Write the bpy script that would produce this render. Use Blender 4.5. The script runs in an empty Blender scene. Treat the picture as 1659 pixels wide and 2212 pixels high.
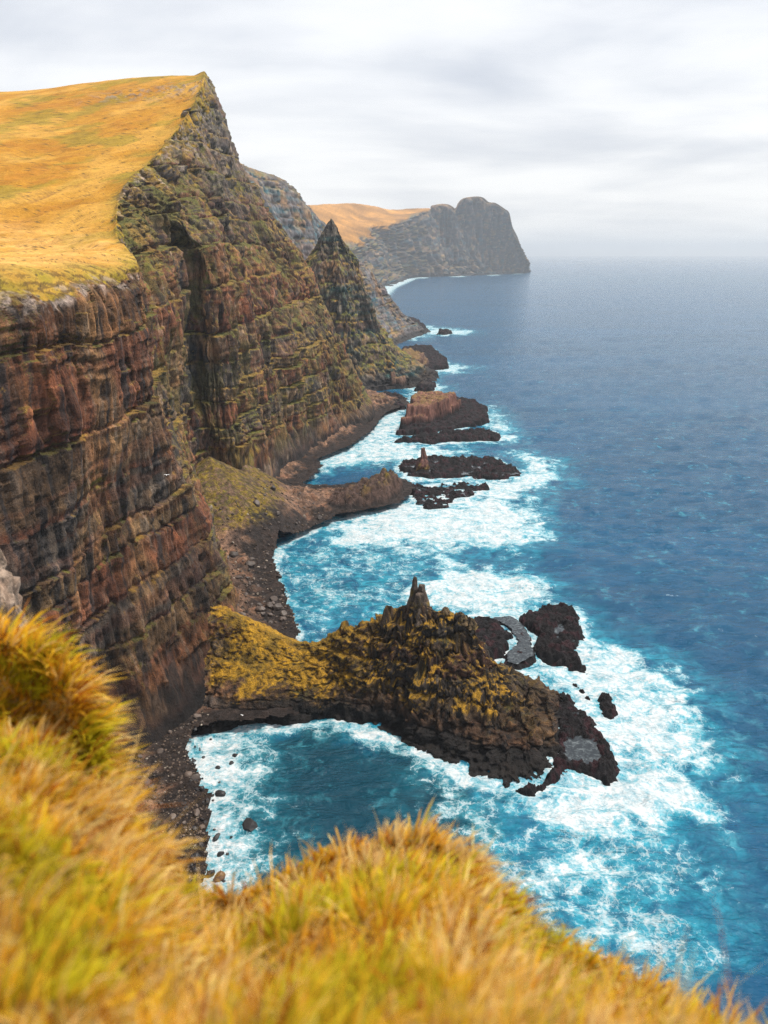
import bpy, math, random
import numpy as np

random.seed(7)
np.random.seed(7)
R = math.radians
scene = bpy.context.scene
col = scene.collection

# ------------------------------------------------------------------ camera
H = 150.0                       # eye height above the sea, metres
LENS = 28.0
FD = LENS / 36.0 * 2212.0       # focal length in units of the plan survey (1659 x 2212)
PITCH = math.atan((1106.0 - 546.0) / FD)
cam_d = bpy.data.cameras.new('camera')
cam_d.sensor_fit = 'VERTICAL'
cam_d.sensor_height = 36.0
cam_d.lens = LENS
cam_d.clip_start = 0.1
cam_d.clip_end = 120000.0
cam_d.dof.use_dof = True
cam_d.dof.focus_distance = 260.0
cam_d.dof.aperture_fstop = 1.05
cam = bpy.data.objects.new('camera', cam_d)
cam.location = (0, 0, H)
cam.rotation_euler = (math.pi / 2 - PITCH, 0, 0)
col.objects.link(cam)
scene.camera = cam

# ------------------------------------------------------------------ sky and sun
SUN_EL, SUN_AZ = 66.0, 82.0       # azimuth from +Y towards +X
SKY_LIGHT, SKY_STRENGTH = 7.5, 0.1
world = bpy.data.worlds.new('World')
scene.world = world
world.use_nodes = True
nt = world.node_tree
nt.nodes.clear()


class NT:
    """tiny helper around a node tree"""
    def __init__(s, tree):
        s.t = tree

    def n(s, typ, **kw):
        nd = s.t.nodes.new(typ)
        for k, v in kw.items():
            setattr(nd, k, v)
        return nd

    def l(s, a, b):
        s.t.links.new(a, b)

    def put(s, sock, v):
        if hasattr(v, 'is_linked') or hasattr(v, 'links'):
            s.t.links.new(v, sock)
        else:
            sock.default_value = v

    def math(s, op, a, b=0.0, c=0.0, clamp=False):
        nd = s.n('ShaderNodeMath', operation=op, use_clamp=clamp)
        s.put(nd.inputs[0], a); s.put(nd.inputs[1], b); s.put(nd.inputs[2], c)
        return nd.outputs[0]

    def vmath(s, op, a, b=(0, 0, 0)):
        nd = s.n('ShaderNodeVectorMath', operation=op)
        s.put(nd.inputs[0], a); s.put(nd.inputs[1], b)
        return nd.outputs[0]

    def smooth(s, v, a, b, lo=0.0, hi=1.0):
        nd = s.n('ShaderNodeMapRange', interpolation_type='SMOOTHSTEP')
        s.put(nd.inputs[0], v); s.put(nd.inputs[1], a); s.put(nd.inputs[2], b)
        nd.inputs[3].default_value = lo; nd.inputs[4].default_value = hi
        return nd.outputs[0]

    def noise(s, vec, scale, detail=6.0, rough=0.55, dist=0.0):
        nd = s.n('ShaderNodeTexNoise')
        s.put(nd.inputs['Vector'], vec)
        nd.inputs['Scale'].default_value = scale
        nd.inputs['Detail'].default_value = detail
        nd.inputs['Roughness'].default_value = rough
        nd.inputs['Distortion'].default_value = dist
        return nd.outputs['Fac']

    def mix(s, f, a, b):
        nd = s.n('ShaderNodeMix', data_type='RGBA')
        s.put(nd.inputs[0], f); s.put(nd.inputs[6], a); s.put(nd.inputs[7], b)
        return nd.outputs[2]

    def mul(s, a, b):
        nd = s.n('ShaderNodeMix', data_type='RGBA', blend_type='MULTIPLY')
        nd.inputs[0].default_value = 1.0
        s.put(nd.inputs[6], a); s.put(nd.inputs[7], b)
        return nd.outputs[2]

    def attr(s, name, out='Color'):
        nd = s.n('ShaderNodeAttribute', attribute_name=name)
        return nd.outputs[out]


w = NT(nt)
sky = w.n('ShaderNodeTexSky', sky_type='NISHITA', sun_disc=False)
sky.sun_elevation = R(SUN_EL)
sky.sun_rotation = R(SUN_AZ)
sky.air_density = 1.0
sky.dust_density = 2.0
tc = w.n('ShaderNodeTexCoord')
sep = w.n('ShaderNodeSeparateXYZ')
w.l(tc.outputs['Generated'], sep.inputs[0])
up = w.math('MAXIMUM', sep.outputs[2], 0.0)
den = w.math('ADD', up, 0.10)
comb = w.n('ShaderNodeCombineXYZ')
w.l(w.math('DIVIDE', sep.outputs[0], den), comb.inputs[0])
w.l(w.math('DIVIDE', sep.outputs[1], den), comb.inputs[1])
cv = w.vmath('ADD', comb.outputs[0], (0.9, 3.1, 0.0))
cA = w.noise(cv, 0.50, 7.0, 0.5, 0.4)
cB = w.noise(w.vmath('MULTIPLY', cv, (0.7, 1.2, 1)), 0.8, 6.0, 0.5, 0.3)
cm = w.math('ADD', w.math('MULTIPLY', cA, 0.62), w.math('MULTIPLY', cB, 0.38))
cf = w.smooth(cm, 0.36, 0.57)
L = SKY_LIGHT
cloud = w.mix(cf, (0.53 * L, 0.58 * L, 0.68 * L, 1), (1.0 * L, 1.01 * L, 1.03 * L, 1))
# an even cloud deck brightens and warms where it is seen edge-on, all round the horizon
hz = w.smooth(sep.outputs[2], 0.0, 0.24, 1.0, 0.0)
cloud = w.mix(w.math('MULTIPLY', hz, 0.55), cloud, (1.10 * L, 1.07 * L, 1.02 * L, 1))
skyc = w.mix(0.93, sky.outputs[0], cloud)
bg = w.n('ShaderNodeBackground')
w.l(skyc, bg.inputs[0])
bg.inputs[1].default_value = SKY_STRENGTH
wo = w.n('ShaderNodeOutputWorld')
w.l(bg.outputs[0], wo.inputs[0])

sun_d = bpy.data.lights.new('sun', 'SUN')
sun_d.energy = 4.0
sun_d.angle = R(10.0)
sun_d.color = (1.0, 0.93, 0.82)
sun = bpy.data.objects.new('sun', sun_d)
sun.rotation_euler = (R(90 - SUN_EL), 0, R(180 - SUN_AZ))
col.objects.link(sun)

vs = scene.view_settings
vs.view_transform = 'Standard'
vs.look = 'None'
vs.exposure = 0.52
vs.gamma = 1.0
vs.use_curve_mapping = False
scene.render.engine = 'CYCLES'
cy = scene.cycles
cy.max_bounces = 5
cy.diffuse_bounces = 2
cy.glossy_bounces = 2
cy.transmission_bounces = 3
cy.volume_bounces = 0
cy.use_denoising = True
cy.denoising_input_passes = 'RGB_ALBEDO_NORMAL'
cy.denoising_prefilter = 'NONE'
cy.use_adaptive_sampling = True
cy.adaptive_threshold = 0.015
cy.sample_clamp_indirect = 4.0

# ------------------------------------------------------------------ survey: sight lines -> points of the place
cp, sp = math.cos(PITCH), math.sin(PITCH)


def U(dx, dy, Y=None, z=None):
    a = (dx - 829.5) / FD
    b = (1106.0 - dy) / FD
    r = np.array([a, cp + b * sp, -sp + b * cp])
    t = (Y / r[1]) if Y is not None else (z - H) / r[2]
    return np.array([0, 0, H]) + r * t


def UZ(pts, z=0.0):
    return np.array([U(p[0], p[1], z=(p[2] if len(p) > 2 else z))[:2] for p in pts])


# ------------------------------------------------------------------ noise
def _h(ix, iy, iz, seed):
    h = (ix.astype(np.int64) * 374761393 + iy.astype(np.int64) * 668265263 + iz.astype(np.int64) * 2147483647 + seed * 974711) & 0xffffffff
    h = ((h ^ (h >> 13)) * 1274126177) & 0xffffffff
    return (h ^ (h >> 16)) & 0xffffffff


GR = np.array([(1, 1, 0), (-1, 1, 0), (1, -1, 0), (-1, -1, 0), (1, 0, 1), (-1, 0, 1), (1, 0, -1), (-1, 0, -1),
               (0, 1, 1), (0, -1, 1), (0, 1, -1), (0, -1, -1), (1, 1, 0), (-1, 1, 0), (0, -1, 1), (0, -1, -1)], np.float32)


def perlin(P, seed=0):
    sh = P.shape[:-1]
    P = P.reshape(-1, 3)
    F = np.floor(P)
    f = (P - F).astype(np.float32)
    I = F.astype(np.int64)
    u = f * f * f * (f * (f * 6 - 15) + 10)
    out = np.zeros(len(P), np.float32)
    for dx in (0, 1):
        wx = u[:, 0] if dx else 1 - u[:, 0]
        for dy in (0, 1):
            wy = u[:, 1] if dy else 1 - u[:, 1]
            for dz in (0, 1):
                wz = u[:, 2] if dz else 1 - u[:, 2]
                g = GR[_h(I[:, 0] + dx, I[:, 1] + dy, I[:, 2] + dz, seed) & 15]
                out += wx * wy * wz * (g[:, 0] * (f[:, 0] - dx) + g[:, 1] * (f[:, 1] - dy) + g[:, 2] * (f[:, 2] - dz))
    return out.reshape(sh)


def fbm(P, octv=4, gain=0.5, seed=0):
    o = 0.0; a = 1.0
    for i in range(octv):
        o = o + a * perlin(P * (2.03 ** i) + i * 17.3, seed + i)
        a *= gain
    return o


def ridged(P, octv=4, gain=0.5, seed=0):
    o = 0.0; a = 1.0; s = 0.0
    for i in range(octv):
        o = o + a * (1 - 2 * np.abs(perlin(P * (2.03 ** i) + i * 11.1, seed + i)))
        s += a; a *= gain
    return o / s


def rnd(i, seed=0):
    z = np.zeros_like(i)
    return (_h(i, z, z, seed) & 0xffff).astype(np.float32) / 65535.0


def worley(x, y, seed=0):
    ix = np.floor(x).astype(np.int64); iy = np.floor(y).astype(np.int64)
    f1 = np.full(x.shape, 9.0, np.float32); f2 = f1.copy(); cid = np.zeros(x.shape, np.float32)
    for a in (-1, 0, 1):
        for b in (-1, 0, 1):
            h = _h(ix + a, iy + b, ix * 0, seed)
            px = ix + a + (h & 0xff) / 255.0
            py = iy + b + ((h >> 8) & 0xff) / 255.0
            d = np.sqrt((px - x) ** 2 + (py - y) ** 2).astype(np.float32)
            near = d < f1
            f2 = np.where(near, f1, np.minimum(f2, d))
            cid = np.where(near, ((h >> 16) & 0xff) / 255.0, cid)
            f1 = np.where(near, d, f1)
    return f1, f2, cid


def sst(x, a, b):
    t = np.clip((x - a) / (b - a), 0, 1)
    return t * t * (3 - 2 * t)


def lerp(a, b, t):
    t = np.asarray(t)
    if np.ndim(a) != np.ndim(t) or np.ndim(b) != np.ndim(t):
        t = t[..., None]
    return a * (1 - t) + b * t


def C(*v):
    return np.array(v, np.float32)


# ------------------------------------------------------------------ mesh helpers
def mesh_obj(name, V, quads=None, tris=None, mat=None, parent=None, attrs=None, smooth=True):
    me = bpy.data.meshes.new(name)
    V = np.asarray(V, np.float32).reshape(-1, 3)
    me.vertices.add(len(V))
    me.vertices.foreach_set('co', V.ravel())
    li, st, n = [], [], 0
    for F, k in ((quads, 4), (tris, 3)):
        if F is not None and len(F):
            F = np.asarray(F, np.int32)
            li.append(F.ravel()); st.append(n + np.arange(len(F)) * k); n += F.size
    li = np.concatenate(li).astype(np.int32); st = np.concatenate(st).astype(np.int32)
    me.loops.add(len(li)); me.loops.foreach_set('vertex_index', li)
    me.polygons.add(len(st)); me.polygons.foreach_set('loop_start', st)
    me.update(calc_edges=True)
    me.polygons.foreach_set('use_smooth', np.full(len(st), smooth))
    for k, a in (attrs or {}).items():
        a = np.asarray(a, np.float32)
        if a.ndim == 1 or a.shape[-1] not in (3,):
            at = me.attributes.new(k, 'FLOAT', 'POINT')
            at.data.foreach_set('value', a.ravel())
        else:
            a = a.reshape(-1, 3)
            at = me.attributes.new(k, 'FLOAT_COLOR', 'POINT')
            at.data.foreach_set('color', np.concatenate([a, np.ones((len(a), 1), np.float32)], 1).ravel())
    me.validate()
    if mat:
        me.materials.append(mat)
    o = bpy.data.objects.new(name, me)
    col.objects.link(o)
    if parent:
        o.parent = parent
    return o


def tag(o, label, cat, group=None, kind=None):
    o['label'] = label; o['category'] = cat
    if group: o['group'] = group
    if kind: o['kind'] = kind
    return o


def grid_quads(nr, nc, wrap=False):
    i = np.arange(nr * nc).reshape(nr, nc)
    if wrap:
        i = np.concatenate([i, i[:, :1]], 1)
    return np.stack([i[:-1, :-1], i[:-1, 1:], i[1:, 1:], i[1:, :-1]], -1).reshape(-1, 4)


def sub_obj(name, V, Q, keep, mat, attrs, **kw):
    """object made of the faces of a big sheet where keep is true"""
    Q = Q[keep]
    used = np.unique(Q)
    remap = np.full(len(V), -1, np.int64); remap[used] = np.arange(len(used))
    return mesh_obj(name, V[used], quads=remap[Q], mat=mat, attrs={k: a[used] for k, a in attrs.items()}, **kw)


def crom(Cp, counts, axis, tens=0.5):
    """Catmull-Rom along an axis; counts[i] samples in span i"""
    Cp = np.moveaxis(np.asarray(Cp, np.float64), axis, 0)
    n = len(Cp)
    out, par = [], []
    for i in range(n - 1):
        p0 = Cp[max(i - 1, 0)]; p1 = Cp[i]; p2 = Cp[i + 1]; p3 = Cp[min(i + 2, n - 1)]
        m1 = (p2 - p0) * tens; m2 = (p3 - p1) * tens
        k = counts[i]
        ts = np.arange(k) / k
        if i == n - 2:
            ts = np.arange(k + 1) / k
        for t in ts:
            out.append((2 * t**3 - 3 * t**2 + 1) * p1 + (t**3 - 2 * t**2 + t) * m1 + (-2 * t**3 + 3 * t**2) * p2 + (t**3 - t**2) * m2)
            par.append(i + t)
    return np.moveaxis(np.array(out), 0, axis), np.array(par)


def normals(P, wrap=False):
    du = np.gradient(P, axis=1); dv = np.gradient(P, axis=0)
    if wrap:
        du = (np.roll(P, -1, 1) - np.roll(P, 1, 1)) * 0.5
    n = np.cross(du, dv)
    return n / (np.linalg.norm(n, axis=-1, keepdims=True) + 1e-9)


# ------------------------------------------------------------------ rock beds: the same lava flows run through the whole coast
_rs = np.random.RandomState(11)
BED_Z = np.array([-60, -30, -12, 2, 12, 22, 31, 44, 58, 66, 80, 97, 121, 142, 158, 169, 187, 205, 216, 236, 250, 268, 290, 310, 335, 360, 390, 420, 450, 480, 510, 540, 570], float)
BED_R = _rs.uniform(0, 1, (40, 4)).astype(np.float32)
PAL = np.array([(0.245, 0.078, 0.028), (0.200, 0.110, 0.048), (0.285, 0.070, 0.026), (0.135, 0.098, 0.070),
                (0.235, 0.135, 0.055), (0.110, 0.066, 0.042), (0.265, 0.112, 0.036)], np.float32)
BED_C = np.array([5, 5, 5, 5, 5, 6, 4, 3, 0, 4, 3, 1, 0, 6, 3, 5, 3, 1, 5, 3, 0, 3, 1, 5, 3, 1, 5, 3, 1, 5, 3, 1, 5, 3, 3, 3, 3, 3, 3, 3])


def rockify(P, wt, amp=1.0, cw=5.0, stair=1.0, seed=1, moss=0.5, redness=0.5, wrap=False, dip=(0.02, -0.02),
            wet=9.0, grassy=None, mossc=None, dark=None, bigamp=1.0, zscale=1.0, gold=0.5, mosslo=0.55, cola=1.0, stone=(0.090, 0.072, 0.062), flute=0.0):
    """breaks a lofted face into beds, columns, cracks and ledges; returns points and their own colours"""
    n = normals(P, wrap)
    nh = n.copy(); nh[..., 2] *= 0.25
    nh /= np.linalg.norm(nh, axis=-1, keepdims=True) + 1e-6
    x, y, z = P[..., 0], P[..., 1], P[..., 2]
    A = amp
    big = fbm(P / (55 * A) * C(1, 1, 0.45), 3, 0.5, seed)
    med = fbm(P / (17 * A) * C(1, 1, 0.4), 3, 0.5, seed + 9)
    j1, j2, jid = worley(x / (3.1 * A) + 0.5 * med, y / (3.1 * A), seed + 14)
    zz = (z + dip[0] * x + dip[1] * y) / zscale + (2.6 * fbm(P / (38 * A), 2, 0.5, seed + 20) + 1.0 * (jid - 0.5))
    keepst = 0.18 + 0.82 * sst(fbm(P / (42 * A) * C(1, 1, 1.6), 3, 0.55, seed + 25), -0.05, 0.30)
    stair = stair * keepst
    li = np.clip(np.searchsorted(BED_Z, zz.ravel()).reshape(zz.shape), 1, len(BED_Z) - 1)
    z0 = BED_Z[li - 1]; th = BED_Z[li] - z0
    t = (zz - z0) / th
    lr = BED_R[li]
    off = li * 37.7
    # columns and blocks, shifted bed by bed
    wx = x + 1.2 * fbm(P / 6.0, 2, 0.5, seed + 31); wy = y + 1.2 * fbm(P / 6.0 + 40, 2, 0.5, seed + 32)
    c1 = cw * (0.7 + 0.8 * lr[..., 1])
    f1, f2, cid = worley(wx / c1 + off, wy / c1 + z / (c1 * 9), seed)
    crack = np.exp(-(f2 - f1) / 0.10)
    blk = np.floor(z / (c1 * 2.2) + cid * 7.0).astype(np.int64)
    brnd = rnd(blk * 131 + (cid * 255).astype(np.int64), seed)
    g1, g2, gid = worley(wx / (c1 * 0.38) + off, wy / (c1 * 0.38) + z / (c1 * 5), seed + 5)
    fine = ridged(P / (3.4 * A) * C(1, 1, 0.32), 3, 0.55, seed + 40)
    d = bigamp * (5.5 * A * big + 2.4 * A * med)
    d = d - flute * sst(ridged(np.stack([x / (30 * A), y / (30 * A), z / (280 * A)], -1), 3, 0.5, seed + 95), 0.45, 0.92)
    d = d + stair * A * (4.2 * (t - 0.5) * (0.4 + 0.8 * lr[..., 0]) + 2.2 * (lr[..., 2] - 0.5))
    inter = (1 - sst(t, 0.06, 0.20)) * (lr[..., 3] > 0.35)
    d = d - 1.9 * A * stair * inter
    seam = 1 - sst(np.abs(t - 0.03) * th, 0.25, 0.9)
    d = d - 1.1 * A * seam * (0.4 + 0.6 * keepst) * (lr[..., 1] > 0.3)
    d = d + A * cola * ((cid - 0.5) * 2.6 + (brnd - 0.5) * 1.9 - 1.5 * crack + (gid - 0.5) * 1.2 - 0.6 * np.exp(-(g2 - g1) / 0.12)) * (cw / 5.0)
    sub = perlin(np.stack([x / (70 * A), y / (70 * A), zz / 2.3], -1), seed + 88)
    sub2 = perlin(np.stack([x / (30 * A), y / (30 * A), zz / 0.95], -1), seed + 89)
    d = d + A * (0.42 * np.tanh(4 * sub) + 0.10 * np.tanh(4 * sub2)) * (keepst - 0.1)
    chip = perlin(np.stack([x / (2.6 * A), y / (2.6 * A), z / (13.0 * A)], -1), seed + 90)
    chip2 = perlin(np.stack([x / (1.2 * A), y / (1.2 * A), z / (4.0 * A)], -1), seed + 92)
    d = d + A * (0.25 + 0.6 * cola) * (0.75 * np.tanh(6 * chip) + 0.16 * np.tanh(6 * chip2))
    d = d + (0.35 + 0.55 * cola) * A * (fine - 0.3)
    Q = P + nh * (d * wt)[..., None]
    n2 = normals(Q, wrap)
    nz = np.abs(n2[..., 2]) if not wrap else n2[..., 2]
    # colour of the stone itself
    c = PAL[BED_C[li]]
    c = lerp(c, C(*stone), np.clip((1 - redness) * 0.55, 0, 0.9) + 0 * z)
    c = lerp(c, C(0.205, 0.052, 0.026), np.clip(inter * (0.25 + 0.6 * redness), 0, 1))
    c = lerp(c, C(0.050, 0.024, 0.018), seam * (lr[..., 1] > 0.3) * 0.7)
    streak = fbm(np.stack([x / 3.2, y / 3.2, z / 34.0], -1) / A, 4, 0.6, seed + 50)
    patch = fbm(P / 21.0 * C(1, 1, 0.6) / A, 3, 0.55, seed + 60)
    c = lerp(c, C(0.25, 0.135, 0.055), sst(patch, 0.05, 0.5) * 0.7)
    c = lerp(c, C(0.27, 0.075, 0.024), sst(fbm(P / 30.0 + 9, 3, 0.5, seed + 61), 0.12, 0.5) * 0.55 * redness)
    c = lerp(c, C(0.045, 0.040, 0.040), sst(streak, 0.05, 0.55) * 0.85)
    c = lerp(c, C(0.32, 0.25, 0.19), sst(-streak, 0.30, 0.8) * 0.5)
    c = c * (0.80 + 0.34 * (cid - 0.3) * cola + 0.4 * (brnd - 0.5) * cola + 0.3 * (gid - 0.5) + 0.20 * np.tanh(4 * sub) + 0.10 * np.tanh(5 * sub2) + 0.2 * np.tanh(5 * chip))[..., None].clip(0.15, 2)
    c = lerp(c, C(0.23, 0.075, 0.035) * (0.7 + 0.3 * cid)[..., None], sst(perlin(np.stack([x / 90, y / 90, zz / 4.2], -1), seed + 91), 0.18, 0.35) * 0.55 * redness)
    c = c * (1 - 0.45 * crack * cola)[..., None]
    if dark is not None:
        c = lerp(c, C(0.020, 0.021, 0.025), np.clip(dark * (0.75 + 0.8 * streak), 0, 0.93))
    wetz = wet + 3.0 * fbm(P / 9.0, 3, 0.5, seed + 70)
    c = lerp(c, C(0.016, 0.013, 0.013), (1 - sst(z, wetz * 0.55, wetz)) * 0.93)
    # moss and turf hold on to ledges
    mn = fbm(P / 26.0 * C(1, 1, 0.7), 3, 0.55, seed + 80)
    mf = fbm(P / 2.4, 3, 0.6, seed + 81)
    hold = sst(nz + 0.16 * mf + 0.42 * mn + (moss - 0.5) * 0.5, mosslo, mosslo + 0.20)
    hold = hold * sst(z, wetz * 0.9, wetz * 1.6)
    hue = sst(fbm(P / 14.0 + 3, 3, 0.5, seed + 82) + (gold - 0.5) * 0.9, -0.25, 0.35)
    mc = lerp(C(0.105, 0.100, 0.014), C(0.235, 0.130, 0.020), hue) * (0.75 + 0.5 * (mf + 0.5))[..., None]
    if mossc is not None:
        mc = mossc
    c = lerp(c, mc, np.clip(hold * (0.55 + 0.6 * moss), 0, 0.95))
    if grassy is not None:
        c = lerp(c, mc, grassy)
    return Q, np.clip(c, 0.004, 0.6), n2


# ------------------------------------------------------------------ materials
def rock_material(name, bump=0.5, fine=0.9, rough=0.82, spec=0.3, con=1.0):
    m = bpy.data.materials.new(name); m.use_nodes = True
    t = NT(m.node_tree); m.node_tree.nodes.clear()
    geo = t.n('ShaderNodeNewGeometry')
    pos = geo.outputs['Position']
    v = t.vmath('MULTIPLY', pos, (1, 1, 0.28))
    n1 = t.noise(v, 0.55 * fine, 8, 0.65, 0.4)
    n2 = t.noise(pos, 2.6 * fine, 5, 0.6)
    base = t.attr('tint')
    f = t.math('ADD', t.math('MULTIPLY', n1, 3.8), t.math('MULTIPLY', n2, 2.0))
    f = t.math('MAXIMUM', t.math('ADD', t.math('MULTIPLY', t.math('ADD', f, -2.85), con), 1.0), 0.10)
    cm = t.n('ShaderNodeCombineColor')
    for i in range(3):
        t.l(f, cm.inputs[i])
    c = t.mul(base, cm.outputs[0])
    hgt = t.math('ADD', t.math('MULTIPLY', n1, 1.6), t.math('MULTIPLY', n2, 0.5))
    b = t.n('ShaderNodeBump'); b.inputs['Strength'].default_value = bump; b.inputs['Distance'].default_value = 1.0
    t.l(hgt, b.inputs['Height'])
    p = t.n('ShaderNodeBsdfPrincipled')
    t.l(c, p.inputs['Base Color']); t.l(b.outputs[0], p.inputs['Normal'])
    p.inputs['Roughness'].default_value = rough
    p.inputs['Specular IOR Level'].default_value = spec
    o = t.n('ShaderNodeOutputMaterial'); t.l(p.outputs[0], o.inputs[0])
    return m


M_CLIFF = rock_material('cliff_rock', 0.9, 0.8)
M_FAR = rock_material('far_rock', 0.2, 0.08, con=0.4)
M_RIDGE = rock_material('ridge_rock', 0.4, 0.3, con=0.5)
M_SHORE = rock_material('shore_rock', 0.9, 0.8, 0.7, 0.10)


def turf_material(name, fine=1.0):
    m = bpy.data.materials.new(name); m.use_nodes = True
    t = NT(m.node_tree); m.node_tree.nodes.clear()
    pos = t.n('ShaderNodeNewGeometry').outputs['Position']
    n1 = t.noise(pos, 0.11 * fine, 8, 0.62, 0.6)
    n2 = t.noise(pos, 0.9 * fine, 6, 0.65)
    f = t.math('ADD', t.math('MULTIPLY', n1, 1.1), t.math('MULTIPLY', n2, 1.3))
    f = t.math('ADD', f, -0.2)
    cm = t.n('ShaderNodeCombineColor')
    for i in range(3):
        t.l(f, cm.inputs[i])
    c = t.mul(t.attr('tint'), cm.outputs[0])
    b = t.n('ShaderNodeBump'); b.inputs['Strength'].default_value = 0.45; b.inputs['Distance'].default_value = 1.2
    t.l(t.math('ADD', n1, n2), b.inputs['Height'])
    p = t.n('ShaderNodeBsdfPrincipled')
    t.l(c, p.inputs['Base Color']); t.l(b.outputs[0], p.inputs['Normal'])
    p.inputs['Roughness'].default_value = 0.95
    p.inputs['Specular IOR Level'].default_value = 0.1
    o = t.n('ShaderNodeOutputMaterial'); t.l(p.outputs[0], o.inputs[0])
    return m


M_TURF = turf_material('dry_turf')
M_FARTURF = turf_material('far_turf', 0.1)


def sea_material():
    m = bpy.data.materials.new('sea_water'); m.use_nodes = True
    t = NT(m.node_tree); m.node_tree.nodes.clear()
    pos = t.n('ShaderNodeNewGeometry').outputs['Position']
    foam = t.attr('foam', 'Fac'); aer = t.attr('aerated', 'Fac')
    # ripples
    rv = t.vmath('MULTIPLY', pos, (0.42, 1.0, 1.0))
    r1 = t.noise(rv, 0.22, 4, 0.6, 0.5)
    r2 = t.noise(rv, 0.95, 5, 0.6, 0.4)
    r3 = t.noise(pos, 2.6, 4, 0.6, 0.4)
    hgt = t.math('ADD', t.math('MULTIPLY', r1, 3.4), t.math('ADD', t.math('MULTIPLY', r2, 1.05), t.math('MULTIPLY', r3, 0.2)))
    b = t.n('ShaderNodeBump'); b.inputs['Strength'].default_value = 0.85; b.inputs['Distance'].default_value = 1.0
    t.l(hgt, b.inputs['Height'])
    # deep blue, milky turquoise where air is beaten in
    tone = t.noise(pos, 0.03, 4, 0.6, 0.5)
    deep = t.mix(tone, (0.001, 0.037, 0.094, 1), (0.002, 0.070, 0.148, 1))
    wind = t.smooth(t.noise(t.vmath('MULTIPLY', pos, (0.35, 1.0, 1.0)), 0.007, 4, 0.55, 0.6), 0.35, 0.65)
    deep = t.mix(wind, deep, (0.002, 0.066, 0.150, 1))
    deep = t.mix(t.attr('shallow', 'Fac'), deep, (0.001, 0.036, 0.062, 1))
    an = t.noise(pos, 0.09, 6, 0.62, 1.2)
    an2 = t.noise(rv, 0.42, 5, 0.65, 0.8)
    af = t.math('MULTIPLY', aer, t.math('MULTIPLY', t.smooth(an, 0.32, 0.66), t.smooth(an2, 0.30, 0.62, 0.25, 1.0)), clamp=True)
    body = t.mix(af, deep, (0.022, 0.29, 0.40, 1))
    # foam: dense sheets, torn lace and thin veins
    wv = t.n('ShaderNodeTexNoise', noise_dimensions='3D'); wv.inputs['Scale'].default_value = 0.10
    wv.inputs['Detail'].default_value = 4
    t.l(pos, wv.inputs['Vector'])
    warp = t.vmath('ADD', pos, t.vmath('MULTIPLY', t.vmath('SUBTRACT', wv.outputs['Color'], (0.5, 0.5, 0.5)), (6, 6, 0)))
    big = t.noise(warp, 0.055, 8, 0.64, 0.2)
    f1 = t.noise(warp, 0.22, 7, 0.66, 0.25)
    f2 = t.noise(warp, 0.80, 6, 0.66, 0.2)
    def net(scale, amp):
        nw = t.n('ShaderNodeTexNoise'); nw.inputs['Scale'].default_value = scale * 1.6; nw.inputs['Detail'].default_value = 5
        nw.inputs['Roughness'].default_value = 0.65
        t.l(pos, nw.inputs['Vector'])
        wv_ = t.vmath('ADD', pos, t.vmath('MULTIPLY', t.vmath('SUBTRACT', nw.outputs['Color'], (0.5, 0.5, 0.5)), (amp, amp, 0)))
        vo = t.n('ShaderNodeTexVoronoi', feature='DISTANCE_TO_EDGE', voronoi_dimensions='2D'); vo.inputs['Scale'].default_value = scale
        t.l(wv_, vo.inputs['Vector'])
        return vo.outputs['Distance']
    n1, n2 = net(0.13, 9.0), net(0.42, 3.2)
    q = t.math('ADD', foam, t.math('MULTIPLY', t.math('SUBTRACT', big, 0.5), 1.5))
    q = t.math('ADD', q, t.math('MULTIPLY', t.math('SUBTRACT', f1, 0.5), 1.7))
    sheet = t.smooth(t.math('ADD', q, t.math('MULTIPLY', t.math('SUBTRACT', f2, 0.5), 1.2)), 0.42, 0.98)
    qc = t.math('MAXIMUM', t.math('ADD', q, -0.12), 0.02)
    w1 = t.math('MULTIPLY', qc, 0.17); w2 = t.math('MULTIPLY', qc, 0.26)
    v1 = t.math('SUBTRACT', 1.0, t.math('DIVIDE', n1, w1), clamp=True)
    v2 = t.math('SUBTRACT', 1.0, t.math('DIVIDE', n2, w2), clamp=True)
    vein = t.math('MAXIMUM', t.smooth(v1, 0.0, 0.7), t.math('MULTIPLY', t.smooth(v2, 0.0, 0.8), 0.8))
    vein = t.math('MULTIPLY', vein, t.smooth(q, 0.12, 0.45))
    ff = t.math('MAXIMUM', sheet, t.math('MULTIPLY', vein, 0.66), clamp=True)
    ff = t.math('MULTIPLY', ff, t.smooth(foam, 0.02, 0.16))
    body = t.mix(t.math('MULTIPLY', t.smooth(q, 0.05, 0.95), 0.7), body, (0.095, 0.43, 0.52, 1))
    # scattered whitecaps on the open sea
    cv_ = t.vmath('MULTIPLY', warp, (0.5, 1.0, 1.0))
    caps = t.math('MULTIPLY', t.smooth(t.noise(cv_, 0.16, 6, 0.66, 0.6), 0.665, 0.74), t.smooth(t.noise(pos, 0.021, 3, 0.5), 0.44, 0.62))
    ff = t.math('MAXIMUM', ff, t.math('MULTIPLY', caps, 0.75), clamp=True)
    white = t.mix(t.smooth(t.math('ADD', f1, f2), 0.78, 1.22), (0.27, 0.40, 0.46, 1), (0.56, 0.585, 0.60, 1))
    c = t.mix(ff, body, white)
    p = t.n('ShaderNodeBsdfPrincipled')
    t.l(c, p.inputs['Base Color']); t.l(b.outputs[0], p.inputs['Normal'])
    t.l(t.smooth(ff, 0.0, 0.6, 0.16, 0.85), p.inputs['Roughness'])
    p.inputs['IOR'].default_value = 1.33
    p.inputs['Specular IOR Level'].default_value = 0.34
    o = t.n('ShaderNodeOutputMaterial'); t.l(p.outputs[0], o.inputs[0])
    return m


M_SEA = sea_material()

# ================================================================== the main cliff and its hillside
W = lambda *a: np.array(a, float)


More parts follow.
